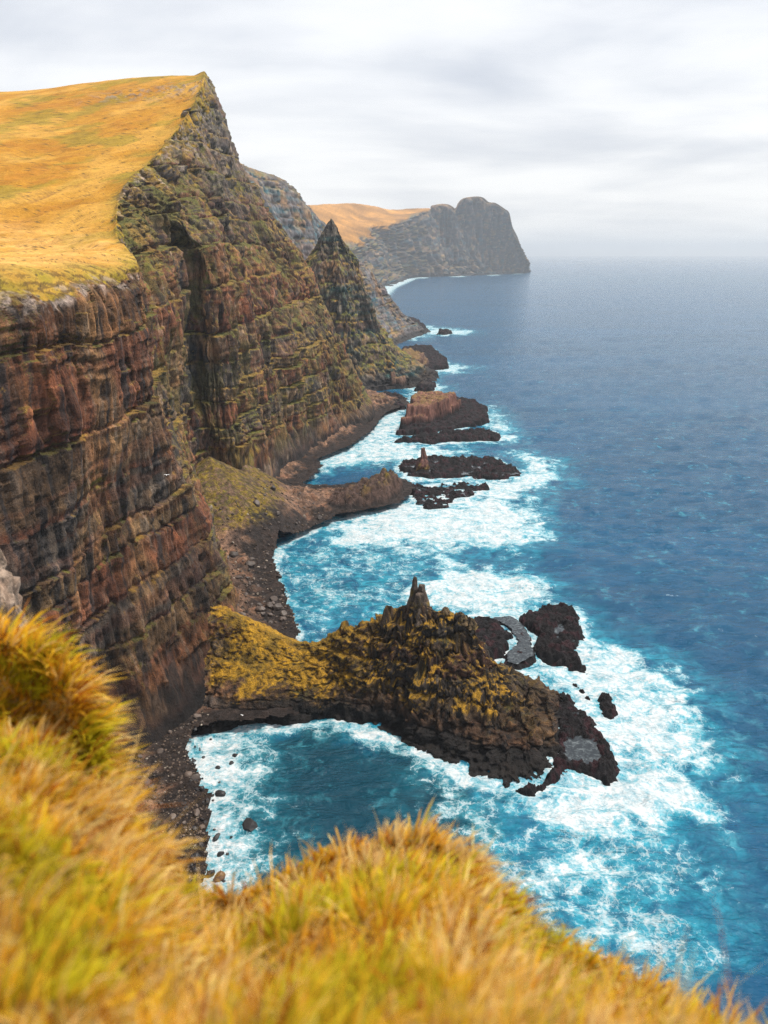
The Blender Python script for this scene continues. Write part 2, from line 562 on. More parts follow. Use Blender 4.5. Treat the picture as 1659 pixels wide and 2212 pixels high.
def prof(foot, k2, k3, k4, rim, i6, i7, i8, out=(6, -8)):
    f = U(foot[0], foot[1], Y=foot[2])
    base = f + W(out[0], out[1], 0); base[2] = -6
    i8 = U(i8[0], i8[1], Y=i8[2])
    return [base, f] + [U(a[0], a[1], Y=a[2]) for a in (k2, k3, k4, rim, i6, i7)] + [i8, i8 + W(-150, 10, 8), i8 + W(-600, 40, 25)]


ST = [
    [W(-86, 90, -6), W(-93, 90, 12), W(-97, 90, 45), W(-101, 90, 85), W(-104, 90, 120), W(-109, 90, 140), W(-118, 92, 146), W(-170, 96, 149), W(-330, 110, 152), W(-480, 112, 156), W(-900, 120, 170)],
    prof((40, 1720, 157), (0, 1380, 163), (-20, 1080, 170), (-30, 820, 178), (-40, 650, 185), (-60, 574, 205), (-220, 556, 260), (-500, 540, 300)),
    prof((250, 1555, 204), (205, 1250, 208), (182, 950, 212), (165, 760, 214), (150, 622, 217), (115, 566, 238), (-40, 549, 300), (-380, 520, 340)),
    prof((455, 1395, 250), (405, 1130, 258), (352, 890, 261), (332, 710, 262), (300, 592, 263), (245, 552, 285), (90, 538, 330), (-280, 500, 370)),
    prof((505, 1290, 283), (440, 1110, 296), (352, 880, 300), (325, 690, 298), (285, 553, 292), (235, 530, 310), (85, 512, 355), (-270, 470, 400)),
    prof((445, 1105, 366), (402, 1000, 350), (365, 850, 340), (342, 660, 335), (263, 522, 330), (225, 506, 345), (80, 478, 395), (-260, 440, 440)),
    prof((438, 1012, 440), (434, 880, 435), (430, 720, 430), (405, 540, 422), (272, 445, 392), (235, 432, 412), (90, 410, 455), (-250, 400, 490), (2, -12)),
    prof((530, 965, 462), (500, 870, 456), (480, 700, 450), (445, 520, 442), (300, 395, 432), (262, 386, 448), (100, 370, 495), (-250, 358, 530)),
    prof((612, 932, 556), (590, 800, 551), (562, 650, 545), (485, 470, 530), (356, 345, 502), (318, 331, 520), (130, 320, 565), (-250, 308, 610)),
    prof((722, 900, 660), (690, 770, 656), (622, 630, 650), (520, 430, 640), (428, 240, 602), (392, 232, 622), (150, 240, 685), (-250, 250, 710)),
    prof((800, 868, 736), (725, 702, 738), (640, 547, 735), (537, 388, 730), (456, 178, 722), (412, 164, 738), (240, 173, 805), (0, 199, 855)),
    prof((740, 770, 870), (655, 660, 880), (580, 520, 880), (495, 350, 880), (430, 172, 860), (400, 186, 900), (240, 203, 960), (-50, 216, 1010), (30, 0)),
]
colc = [40, 100, 130, 60, 60, 90, 80, 110, 110, 120, 40]
rowc = [16, 80, 90, 90, 96, 34, 34, 28, 6, 4]
G, ps = crom(np.array(ST), colc, 0)
G, pk = crom(G, rowc, 1)
G = np.transpose(G, (1, 0, 2))                 # rows (k), columns (s)
PK, PS = np.meshgrid(pk, ps, indexing='ij')
# ragged rim: the turf edge creeps in and out
edge = 5.0 + (0.34 * fbm(G / 11.0, 4, 0.62, 301) + 0.35 * fbm(G / 40.0, 2, 0.5, 302)) * (0.55 + 0.4 * sst(PS, 3, 5)) + 0.15 * sst(PS, 4.5, 6.0) * (1 - sst(PS, 7.6, 8.6))
wt = (1 - sst(PK, edge - 0.22, edge + 0.28)) * sst(PK, 0.2, 1.0)
gn_ = fbm(G / 5.0, 4, 0.65, 303)
grassy = sst(PK + 0.22 * gn_ * (0.4 + 0.9 * sst(PS, 3.5, 5)), edge - 0.03, edge + 0.06)
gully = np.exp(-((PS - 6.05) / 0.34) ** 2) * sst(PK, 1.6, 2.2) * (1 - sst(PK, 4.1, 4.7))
G = G + (gully * 9.0)[..., None] * W(-0.8, 0.45, 0)
# hillside relief: soft swells, peat steps, a few stream cuts
hn = fbm(G / 70.0 * C(1, 1, 0), 4, 0.5, 311)
cut = ridged(G / 85.0 * C(1, 1, 0) + 5.5, 3, 0.45, 312)
hm = sst(PK, edge + 0.1, edge + 1.2) * (1 - 0.7 * sst(PS, 9.0, 10.0))
G[..., 2] += hm * (2.6 * hn - 1.0 * sst(cut, 0.80, 0.97) * (1 - sst(PS, 7, 9)) + 0.5 * fbm(G / 9.0, 3, 0.6, 313))
# colours of the hillside turf
hp = fbm(G / 60.0 * C(1, 1, 0.3), 4, 0.55, 320); hq = fbm(G / 11.0, 4, 0.6, 321)
tc1 = lerp(C(0.33, 0.165, 0.018), C(0.40, 0.225, 0.042), sst(hp, -0.1, 0.45))
tc1 = lerp(tc1, C(0.27, 0.108, 0.013), sst(-hp + 0.5 * hq, 0.12, 0.5) * 0.5)
tc1 = lerp(tc1, C(0.20, 0.155, 0.018), sst(fbm(G / 45.0 + 31, 4, 0.6, 322), 0.08, 0.4) * 0.7)
tc1 = lerp(tc1, C(0.50, 0.30, 0.095), np.clip((1 - sst(PS, 3.6, 5.6)) * (0.75 + 0.8 * hq), 0, 1) * 0.8)
tc1 = tc1 * C(1.10, 1.06, 1.0)
near_edge = 1 - sst(PK, edge + 0.2, edge + 1.15)
tc1 = lerp(tc1, C(0.205, 0.160, 0.018), np.clip(near_edge * (0.75 + 0.7 * hq), 0, 0.9))
tc1 = lerp(tc1, C(0.155, 0.075, 0.030), sst(cut, 0.86, 0.97) * (1 - sst(PS, 7, 9)) * 0.6 * hm)
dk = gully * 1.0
stv = 0.28 + 0.5 * sst(PS, 3.0, 4.2)
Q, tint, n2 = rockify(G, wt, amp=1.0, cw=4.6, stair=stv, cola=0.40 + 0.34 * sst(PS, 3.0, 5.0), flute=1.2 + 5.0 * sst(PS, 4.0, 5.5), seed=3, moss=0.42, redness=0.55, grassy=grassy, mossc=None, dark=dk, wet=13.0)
# mossier past the first corner, redder on the near wall
shade_patch = sst(fbm(Q / 26.0 * C(1, 1, 0.45), 4, 0.6, 350), 0.0, 0.35)  # broad noise patches, painted into the rock colour as deeper shadow
tint = lerp(tint, tint * C(0.34, 0.33, 0.36), shade_patch * 0.8 * (1 - grassy))
lich = sst(fbm(Q / 15.0 * C(1, 1, 0.5) + 7, 4, 0.62, 351), 0.0, 0.4) * sst(PS, 2.8, 4.4) * sst(Q[..., 2], 12, 26) * (1 - grassy)
tint = lerp(tint, C(0.085, 0.070, 0.020), lich * 0.6)
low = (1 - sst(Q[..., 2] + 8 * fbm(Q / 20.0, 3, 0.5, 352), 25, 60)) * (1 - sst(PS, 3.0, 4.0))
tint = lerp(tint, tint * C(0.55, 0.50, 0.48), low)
tint = tint * (1.0 - 0.12 * (1 - grassy))[..., None]
far_w = sst(PS, 3.0, 4.2)
mo = sst(n2[..., 2] + 0.55 * fbm(Q / 24.0, 3, 0.6, 330) + 0.18 * fbm(Q / 2.5, 3, 0.6, 331), 0.50, 0.70) * far_w * sst(Q[..., 2], 14, 30)
mo = np.maximum(mo, sst(fbm(Q / 7.0 * C(1, 1, 0.7), 4, 0.62, 345) + 0.5 * (n2[..., 2] - 0.35) + 0.9 * (PK - 4.95), 0.02, 0.28) * sst(PS, 4.4, 5.4) * sst(PK, 4.2, 4.7) * 0.9)
mcol = lerp(C(0.085, 0.082, 0.014), C(0.19, 0.115, 0.020), sst(fbm(Q / 18.0, 3, 0.5, 332), -0.2, 0.3))
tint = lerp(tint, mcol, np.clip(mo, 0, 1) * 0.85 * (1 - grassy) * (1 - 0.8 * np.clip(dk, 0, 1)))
pale = np.exp(-((PK - edge + 0.10) / 0.09) ** 2) * sst(fbm(Q / 4.0, 4, 0.6, 340), -0.15, 0.25) * (1 - grassy)
tint = lerp(tint, C(0.30, 0.235, 0.20), np.clip(pale, 0, 1) * 0.75)
upper = sst(PS, 7.5, 9.5) * sst(PK, 3.6, 4.4) * (1 - grassy)
tint = lerp(tint, C(0.15, 0.135, 0.13) * (0.6 + 0.8 * (fbm(Q / 5.0, 3, 0.6, 333) + 0.5))[..., None], np.clip(upper * 0.5 * (1 - mo), 0, 1))
scree = sst(fbm(Q / 7.0 * C(1, 1, 0.5), 4, 0.65, 334) + 0.9 * np.exp(-((PK - edge - 0.05) / 0.16) ** 2), 0.72, 1.0) * (np.abs(PK - edge) < 0.5)
tc1 = lerp(tc1, C(0.24, 0.19, 0.15), scree * 0.7)
outc = sst(fbm(Q / 6.0 * C(1, 1, 0.8), 4, 0.65, 335), 0.22, 0.42) * np.exp(-((Q[..., 2] - 268) / 9.0) ** 2) * (PS > 8.5) * sst(PK, edge, edge + .05) * (1 - sst(PK, 6.6, 7.2))
tc1 = lerp(tc1, C(0.22, 0.18, 0.16), np.clip(outc, 0, 1) * 0.85)
Q[..., 2] += outc * 1.6
scruff = sst(fbm(Q * C(0.6, 0.6, 1.6) / 2.2, 4, 0.65, 341) + 0.55 * near_edge, 0.52, 0.70) * near_edge
tc1 = lerp(tc1, C(0.085, 0.050, 0.022), np.clip(scruff, 0, 1) * 0.75)
path = 1 - np.abs(perlin(G / 42.0 * C(1, 1, 0) + 2.2 + 0.15 * fbm(G / 9.0, 2, .5, 343)[..., None], 342)) * 26
tc1 = lerp(tc1, C(0.110, 0.062, 0.020), np.clip(path, 0, 1) * sst(hq + 0.6 * hp, -0.1, 0.2) * 0.45 * (1 - sst(PS, 7.5, 9)))
spots = sst(fbm(Q / 3.0 * C(1, 1, 0.5), 3, 0.6, 344), 0.52, 0.60)
tc1 = lerp(tc1, C(0.060, 0.045, 0.022), spots * 0.8)
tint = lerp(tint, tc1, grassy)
nr, nc = PK.shape
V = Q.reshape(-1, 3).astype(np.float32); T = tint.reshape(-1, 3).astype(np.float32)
Qd = grid_quads(nr, nc)
gq = grassy.reshape(-1)[Qd].mean(1) > 0.5
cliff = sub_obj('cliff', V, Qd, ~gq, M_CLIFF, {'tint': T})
tag(cliff, 'towering red brown layered basalt sea cliff on the left below the grassy hillside', 'cliff', kind='structure')
hill = sub_obj('hillside', V, Qd, gq, M_TURF, {'tint': T})
tag(hill, 'golden grassy hillside sloping up to the skyline above the main cliff', 'hillside', kind='structure')


# ================================================================== generic loft for the other rock masses
def loft(name, CT, cc, rc, label, cat, kind=None, wrow=None, grass=None, mat=M_CLIFF, wrap=False, **kw):
    g, s_ = crom(np.array(CT, float), cc, 0)
    g, k_ = crom(g, rc, 1)
    g = np.transpose(g, (1, 0, 2))
    KK, SS = np.meshgrid(k_, s_, indexing='ij')
    wtt = wrow(KK, SS) if wrow else np.ones_like(KK)
    gr = grass(KK, SS, g) if grass else None
    q, ti, nn = rockify(g, wtt, grassy=gr, wrap=False, **kw)
    o = mesh_obj(name, q, quads=grid_quads(*KK.shape), mat=mat, attrs={'tint': ti.reshape(-1, 3)})
    tag(o, label, cat, kind=kind)
    return o, q


# grey ridge behind the main cliff, running out to a low buttress in the sea
def rprof(rim, foot_out, inland):
    r = U(*rim[:2], Y=rim[2])
    f = r + W(foot_out[0], foot_out[1], 0)
    f[2] = 4
    b = f + W(14, -10, 0); b[2] = -6
    m1 = lerp(f, r, 0.36); m1[2] = f[2] + (r[2] - f[2]) * 0.30
    m2 = lerp(f, r, 0.62); m2[2] = f[2] + (r[2] - f[2]) * 0.66
    i = r + W(*inland)
    return [b, f, m1, m2, r, i, i + W(-200, 120, -40)]


RD = [rprof((430, 330, 1010), (120, -20), (-80, 60, 10)), rprof((525, 358, 1080), (130, -40), (-80, 60, 5)),
      rprof((600, 386, 1160), (120, -60), (-80, 80, 2)), rprof((648, 430, 1230), (110, -60), (-80, 80, -2)),
      rprof((700, 492, 1340), (95, -60), (-70, 90, -6)), rprof((745, 545, 1430), (80, -60), (-60, 90, -10)),
      rprof((778, 566, 1500), (80, -50), (-60, 90, -14)), rprof((812, 606, 1560), (70, -40), (-50, 80, -20)),
      rprof((846, 655, 1585), (60, -25), (-40, 60, -20)), rprof((895, 700, 1600), (22, -10), (-10, 40, -10)),
      rprof((918, 712, 1640), (6, 10), (-10, 40, -8))]
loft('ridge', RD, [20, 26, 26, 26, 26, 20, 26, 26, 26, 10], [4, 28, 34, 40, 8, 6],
     'grey craggy ridge rising directly behind the main cliff edge', 'ridge', 'structure',
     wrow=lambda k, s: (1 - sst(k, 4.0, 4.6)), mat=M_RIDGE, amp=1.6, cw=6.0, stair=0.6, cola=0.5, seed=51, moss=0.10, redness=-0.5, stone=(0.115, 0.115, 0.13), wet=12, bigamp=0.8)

# the pointed peak standing in front of the ridge
ap = U(715, 472, Y=960)
ring = []
angs = np.radians([200, 232, 262, 292, 320, 345, 8, 30, 60, 100, 150, 200])
rad = {1: [22, 20, 14, 18, 14, 17, 13, 17, 18, 20, 20, 22],
       2: [54, 50, 38, 47, 37, 46, 40, 46, 48, 52, 54, 54],
       3: [66, 62, 56, 64, 56, 66, 66, 74, 72, 76, 78, 66],
       4: [80, 74, 68, 78, 74, 90, 100, 108, 100, 100, 96, 80]}
for i, a in enumerate(angs):
    dv = W(math.cos(a), math.sin(a), 0)
    lst = []
    for lv, zz in ((5, -6), (4, 4), (3, 34), (2, 98), (1, 162)):
        r_ = rad[min(lv, 4)][i] + (6 if lv == 5 else 0)
        sk = 1.0 + 0.25 * max(0, math.cos(a - math.radians(35)))
        p = W(ap[0], ap[1], 0) + dv * r_ * (sk if lv >= 3 else 1.0)
        p[2] = zz
        lst.append(p)
    lst.append(ap + dv * 1.2)
    lst[-1][2] = ap[2]
    ring.append(lst)
loft('rock_peak', ring, [22, 26, 26, 26, 26, 26, 26, 22, 14, 10, 10], [4, 36, 50, 50, 26],
     'sharp pyramid shaped green brown rock peak beyond the main cliff', 'rock peak',
     wrow=lambda k, s: 1 - 0.75 * sst(k, 3.6, 5.0), amp=1.2, cw=6.0, stair=0.4, cola=0.75, seed=77, moss=0.60, flute=3.0, redness=-0.4, stone=(0.055, 0.052, 0.045), wet=17, bigamp=1.1, gold=0.25)


# far headland across the bay
def fprof(base, rim, skyl):
    b = U(base[0], base[1], z=0.0)
    r = U(rim[0], rim[1], Y=rim[2])
    s = U(skyl[0], skyl[1], Y=skyl[2])
    m1 = lerp(b, r, 0.42); m1[2] = r[2] * 0.22
    m2 = lerp(b, r, 0.74); m2[2] = r[2] * 0.64
    b0 = b + W(0, -60, -20)
    return [b0, b, m1, m2, r, lerp(r, s, 0.5), s, s + W(-100, 900, -120)]


FH = [fprof((770, 700), (690, 560, 2700), (560, 450, 4300)),
      fprof((800, 655), (735, 542, 3300), (640, 446, 4700)),
      fprof((838, 622), (775, 522, 3950), (690, 443, 5200)),
      fprof((872, 608), (800, 508, 4500), (760, 441, 5600)),
      fprof((890, 601), (812, 488, 4900), (800, 447, 5700)),
      fprof((945, 598), (862, 480, 5200), (850, 453, 5900)),
      fprof((985, 597), (914, 459, 5500), (912, 454, 6000)),
      fprof((1000, 596), (930, 456, 5650), (931, 455, 5950)),
      fprof((1006, 596), (934, 448, 5700), (935, 447.5, 5950)),
      fprof((1022, 595.5), (961, 446, 5700), (961, 445.5, 5950)),
      fprof((1032, 595), (975, 452, 5720), (975, 451.5, 5960)),
      fprof((1040, 594.8), (983, 459, 5750), (983, 458.5, 5960)),
      fprof((1048, 594.5), (991, 442, 5800), (991, 441.5, 6000)),
      fprof((1060, 594), (1005, 432, 5820), (1005, 431.5, 6000)),
      fprof((1082, 593), (1035, 431, 5850), (1035, 430.5, 6000)),
      fprof((1095, 592.3), (1051, 442, 5870), (1051, 441.5, 6000)),
      fprof((1108, 591.5), (1067, 444, 5900), (1066, 443.5, 6000)),
      fprof((1122, 590.5), (1087, 456, 5930), (1085, 455.5, 6050)),
      fprof((1130, 590), (1097, 464, 5960), (1094, 463, 6100)),
      fprof((1138, 589), (1107, 500, 6050), (1101, 492, 6200)),
      fprof((1143, 588), (1123, 528, 6150), (1110, 512, 6300)),
      fprof((1145, 587.5), (1133, 552, 6250), (1118, 535, 6400)),
      fprof((1143, 586.5), (1139, 568, 6350), (1126, 552, 6600)),
      fprof((1130, 580), (1110, 550, 7600), (1100, 540, 8000))]


def far_grass(K, S, g):
    return sst(K + 0.5 * fbm(g / 300.0, 3, 0.5, 401), 3.85, 4.15) * (1 - 0.75 * sst(S, 6.4, 7.2))


fg, fs = crom(np.array(FH), [14, 14, 16, 16, 16, 18, 10, 6, 12, 8, 8, 8, 10, 14, 10, 10, 10, 8, 12, 12, 10, 8, 4], 0)
fg, fk = crom(fg, [3, 24, 26, 26, 12, 12, 4], 1)
fg = np.transpose(fg, (1, 0, 2))
FK, FS = np.meshgrid(fk, fs, indexing='ij')
fw = (1 - sst(FK, 3.7, 4.3)) * sst(FK, 0.6, 1.2)
fgr = far_grass(FK, FS, fg)
fg[..., 2] += 14 * fbm(fg / 400.0 * C(1, 1, 0), 4, 0.55, 402) * sst(FK, 4, 5) * (1 - sst(FS, 6, 7) * 0.6)
fgul = ridged(np.stack([FS * 1.7, FK * 0.25, FK * 0], -1), 3, 0.5, 403)
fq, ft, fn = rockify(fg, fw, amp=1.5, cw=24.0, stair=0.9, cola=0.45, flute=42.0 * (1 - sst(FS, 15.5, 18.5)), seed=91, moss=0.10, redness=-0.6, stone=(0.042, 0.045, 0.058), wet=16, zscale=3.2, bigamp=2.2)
ft = lerp(ft, C(0.34, 0.165, 0.035) * (0.8 + 0.6 * (fbm(fq / 160.0, 4, 0.6, 404) + 0.3))[..., None], fgr)
fV = fq.reshape(-1, 3); fT = ft.reshape(-1, 3); fQ = grid_quads(*FK.shape)
fsel = fgr.reshape(-1)[fQ].mean(1) > 0.5
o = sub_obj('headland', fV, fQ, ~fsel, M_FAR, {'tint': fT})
tag(o, 'distant hazy blue headland with sheer cliffs and a domed summit across the bay', 'headland', kind='structure')
o = sub_obj('upland', fV, fQ, fsel, M_FARTURF, {'tint': fT})
tag(o, 'distant hazy golden grassland on top of the far headland', 'grassland', kind='structure')

# ------------------------------------------------------------------ near promontory
def hsec(ridge, k2, k1, k0, back=(2, 14, 0.5), back2=(4, 26)):
    r = U(ridge[0], ridge[1], Y=ridge[2])
    a2 = U(k2[0], k2[1], Y=k2[2]); a1 = U(k1[0], k1[1], Y=k1[2])
    a0 = U(k0[0], k0[1], z=-1.0)
    am = lerp(a1, a0, 0.55); am[2] = a1[2] * 0.45 - 0.3
    am[:2] = a1[:2] * 0.6 + a0[:2] * 0.4
    a00 = a0.copy(); a00[2] = -7; a00[1] -= 1.5
    b1 = r + W(back[0], back[1], 0); b1[2] = r[2] * back[2]
    b2 = r + W(back2[0], back2[1], 0); b2[2] = -6
    return [a00, a0, am, a1, a2, r, b1, b2]


HS = [
    hsec((405, 1270, 268), (405, 1400, 255), (400, 1500, 242), (385, 1600), (0, 22, 0.6), (0, 40)),
    hsec((455, 1305, 264), (450, 1415, 252), (440, 1500, 240), (430, 1592), (0, 22, 0.6), (0, 40)),
    hsec((535, 1338, 259), (540, 1430, 247), (540, 1510, 236), (535, 1574), (0, 18, 0.55), (0, 36)),
    hsec((655, 1388, 253), (655, 1450, 243), (655, 1512, 236), (650, 1566), (0, 14, 0.5), (0, 30)),
    hsec((740, 1366, 250), (740, 1450, 240), (745, 1522, 234), (745, 1566)),
    hsec((822, 1340, 248), (830, 1440, 238), (842, 1545, 229), (842, 1597)),
    hsec((880, 1308, 246), (895, 1435, 233), (915, 1560, 222), (925, 1634)),
    hsec((912, 1297, 245), (930, 1435, 231), (960, 1572, 219), (965, 1655)),
    hsec((950, 1312, 244), (972, 1440, 230), (1002, 1588, 216), (1005, 1680)),
    hsec((998, 1326, 243), (1032, 1450, 230), (1068, 1602, 212), (1068, 1702)),
    hsec((1028, 1338, 242), (1058, 1462, 230), (1096, 1602, 211), (1096, 1708)),
    hsec((1046, 1392, 241), (1078, 1478, 230), (1118, 1598, 212), (1124, 1712)),
    hsec((1100, 1444, 238), (1118, 1496, 229), (1150, 1586, 213), (1160, 1704)),
    hsec((1160, 1478, 236), (1168, 1516, 229), (1180, 1570, 219), (1192, 1690), (4, 10, 0.5), (8, 18)),
    hsec((1200, 1505, 234), (1206, 1528, 229), (1210, 1560, 223), (1222, 1640), (5, 7, 0.5), (9, 13)),
    [U(1226 + 0.4 * i, 1560 - 4 * i, z=-6 + 0.2 * i) for i in range(8)],
]
hg, hs = crom(np.array(HS), [16, 26, 34, 26, 26, 22, 16, 16, 20, 14, 14, 22, 22, 18, 12], 0)
hg, hk = crom(hg, [4, 20, 24, 44, 54, 22, 10], 1)
hg = np.transpose(hg, (1, 0, 2))
HK, HSs = np.meshgrid(hk, hs, indexing='ij')
hw = sst(HK, 0.1, 1.0) * (1 - 0.45 * sst(HSs, 12.5, 14.5)) * (1 - 0.55 * np.exp(-((HSs - 2.2) / 1.3) ** 2))
hq, ht, hn2 = rockify(hg, hw, amp=0.75, cw=3.6, stair=0.35, seed=121, moss=0.10, redness=0.2, wet=6.5, dip=(0.02, 0), gold=0.8, zscale=0.45, bigamp=1.25)
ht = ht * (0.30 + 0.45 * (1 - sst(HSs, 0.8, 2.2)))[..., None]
# standing columns: every joint block ends at its own height
cm_ = sst(hq[..., 2], 4, 9) * (1 - 0.88 * (1 - sst(HSs + 0.6 * fbm(hq / 9.0, 3, 0.6, 501), 3.4, 4.6))) * (1 - 0.5 * sst(HSs, 12.5, 14))
cm_ = cm_ * (0.22 + 0.95 * sst(fbm(hq / 10.0, 3, 0.55, 515), -0.12, 0.28))
o1, o2, oid = worley(hq[..., 0] / 3.9 + 0.2 * fbm(hq / 3.0, 2, .5, 511), hq[..., 1] / 3.9 + 0.25 * fbm(hq / 2.2, 2, .5, 516), 512)
p1, p2, pid = worley(hq[..., 0] / 1.7 + 0.5 * fbm(hq / 2.6, 2, .5, 517), hq[..., 1] / 1.7, 513)
hq[..., 2] += cm_ * ((oid - 0.5) * 4.6 - 1.2 * np.exp(-(o2 - o1) / 0.06) + (pid - 0.5) * 1.0 - 0.25 * np.exp(-(p2 - p1) / 0.1))
hn2 = normals(hq)
ht = ht * (1 - 0.6 * cm_ * np.exp(-(o2 - o1) / 0.10))[..., None] * (0.82 + 0.36 * pid)[..., None]
# turf of the neck and lichen-gold turf clinging to the crag
hm1 = fbm(hq / 9.0, 3, 0.6, 501); hm2 = fbm(hq / 1.7, 3, 0.65, 502)
neck = (1 - sst(HSs + 0.9 * hm1, 3.6, 4.8)) * sst(HSs + 0.9 * hm1, 0.7, 1.7)
turf = sst(np.abs(hn2[..., 2]) + 0.42 * hm1 + 0.30 * hm2, 0.62, 0.84) * sst(hq[..., 2] + 5 * hm1, 8, 14) * (1 - sst(HSs, 11.5, 13.0) * 0.75)
turf = np.clip(np.maximum(turf * 0.9, neck * sst(hq[..., 2] + 5 * hm1 + 3 * hm2, 8, 11) * sst(np.abs(hn2[..., 2]) + 0.3 * hm2, 0.22, 0.45)), 0, 1)
tcol = lerp(C(0.135, 0.080, 0.006), C(0.27, 0.145, 0.008), sst(hm1 + 0.5 * hm2, -0.3, 0.4))
ht = lerp(ht, tcol, turf)
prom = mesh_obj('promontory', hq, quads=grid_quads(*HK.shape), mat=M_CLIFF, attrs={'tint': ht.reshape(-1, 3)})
tag(prom, 'craggy dark rock promontory with gold turf jutting into the sea, spire on its crest', 'promontory')


def spire(name, foot, top, r0, r1, seed, parent=None, mat=M_CLIFF, tintc=(0.075, 0.055, 0.042), rows=26, colsn=28, lean=(0, 0)):
    zz = np.linspace(0, 1, rows)
    an = np.linspace(0, 2 * np.pi, colsn, endpoint=False)
    foot = np.array(foot, float); top = np.array(top, float)
    ZZ, AN = np.meshgrid(zz, an, indexing='ij')
    cen = foot + (top - foot) * ZZ[..., None]
    rr = r0 + (r1 - r0) * ZZ ** 0.9
    P = cen.copy(); P[..., 0] += np.cos(AN) * rr; P[..., 1] += np.sin(AN) * rr
    s = r0
    f1, f2, cid = worley(P[..., 0] / s * 2.2, P[..., 1] / s * 2.2 + P[..., 2] / s * .25, seed)
    d = s * (0.28 * (cid - 0.5) - 0.22 * np.exp(-(f2 - f1) / 0.12) + 0.35 * fbm(P / s * C(1, 1, 0.5), 3, 0.6, seed))
    d = d * (1 - 0.5 * ZZ)
    P[..., 0] += np.cos(AN) * d; P[..., 1] += np.sin(AN) * d
    P[..., 2] += ZZ * s * 0.35 * (cid - 0.5)
    tc_ = np.array(tintc) * (0.6 + 0.8 * cid)[..., None] * (1 - 0.4 * np.exp(-(f2 - f1) / 0.12))[..., None]
    g = sst(fbm(P / s * 0.8, 3, 0.6, seed + 3) - 0.6 * (ZZ - 0.3), 0.05, 0.35) * (1 - sst(ZZ, 0.75, 0.95))
    tc_ = lerp(tc_, C(0.17, 0.11, 0.014), g * 0.7)
    V_ = np.concatenate([P.reshape(-1, 3), top[None] + [[0, 0, r1 * 0.5]]])
    q_ = grid_quads(rows, colsn, True)
    b_ = (rows - 1) * colsn
    t_ = [(b_ + i, b_ + (i + 1) % colsn, rows * colsn) for i in range(colsn)]
    return mesh_obj(name, V_, quads=q_, tris=t_, mat=mat, parent=parent, attrs={'tint': np.concatenate([tc_.reshape(-1, 3), tc_[-1, :1]])})


pz = U(905, 1315, Y=246)
o = spire('pinnacle', pz + W(-1.4, 0, -3), U(897, 1247, Y=246), 3.1, 0.5, 5, prom)
o = spire('pinnacle', pz + W(1.6, -0.5, -3), U(911, 1266, Y=246), 3.1, 0.7, 6, prom)
o = spire('pinnacle', pz + W(0.3, -1.8, -4), U(905, 1284, Y=244.5), 3.4, 1.2, 8, prom)
o = spire('crag_tooth', U(1000, 1345, Y=242), U(1000, 1326, Y=242), 2.2, 0.8, 9, prom, tintc=(0.09, 0.06, 0.03))
o = spire('crag_tooth', U(1019, 1355, Y=241), U(1020, 1338, Y=241), 2.0, 0.8, 10, prom, tintc=(0.09, 0.06, 0.03))
o = spire('crag_tooth', U(962, 1325, Y=243), U(962, 1312, Y=243), 1.8, 0.6, 12, prom, tintc=(0.09, 0.06, 0.03))

# ------------------------------------------------------------------ shoreline survey
SHORE_W = [(-70, 60), (-52, 110)]
SHORE_D = [(440, 1925), (452, 1850), (440, 1790), (455, 1740), (425, 1690), (405, 1640), (415, 1592), (470, 1580), (540, 1574), (640, 1564)]
SHORE_B = [(-44, 262), (-40, 278)]
SHORE_D2 = [(648, 1380), (632, 1345), (618, 1305), (600, 1262), (588, 1215), (602, 1182), (650, 1162), (690, 1138), (720, 1122), (760, 1114), (800, 1106), (840, 1098), (868, 1076),
            (872, 1058), (850, 1048), (790, 1058), (720, 1066), (665, 1064), (624, 1058), (655, 1040), (677, 1018), (664, 1002), (700, 987), (745, 969), (790, 935), (812, 906), (832, 893), (868, 881), (866, 864), (835, 852)]
SH = np.concatenate([np.array(SHORE_W, float), UZ(SHORE_D), np.array(SHORE_B, float), UZ(SHORE_D2), [[-10, 880]]])


def seg_dist(X, Y, poly, closed=False):
    d = np.full(X.shape, 1e9)
    n = len(poly)
    for i in range(n if closed else n - 1):
        a = poly[i]; b = poly[(i + 1) % n]
        ab = b - a
        t = np.clip(((X - a[0]) * ab[0] + (Y - a[1]) * ab[1]) / (ab @ ab + 1e-9), 0, 1)
        d = np.minimum(d, (X - a[0] - t * ab[0]) ** 2 + (Y - a[1] - t * ab[1]) ** 2)
    return np.sqrt(d)


def inside(X, Y, poly):
    c = np.zeros(X.shape, bool)
    n = len(poly)
    for i in range(n):
        x1, y1 = poly[i]; x2, y2 = poly[(i + 1) % n]
        k = ((y1 > Y) != (y2 > Y)) & (X < (x2 - x1) * (Y - y1) / (y2 - y1 + 1e-12) + x1)
        c ^= k
    return c


def sdf(X, Y, poly):
    return np.where(inside(X, Y, poly), 1, -1) * seg_dist(X, Y, poly, True)


LAND = np.concatenate([SH, [[-400, 880], [-400, 60]]])
SPIT = UZ([(655, 1108, 1), (700, 1086, 8), (722, 1060, 9), (790, 1036, 10), (818, 1020, 11), (836, 1018, 11), (862, 1042, 5), (872, 1066, 1), (842, 1094, 1), (770, 1110, 1)])


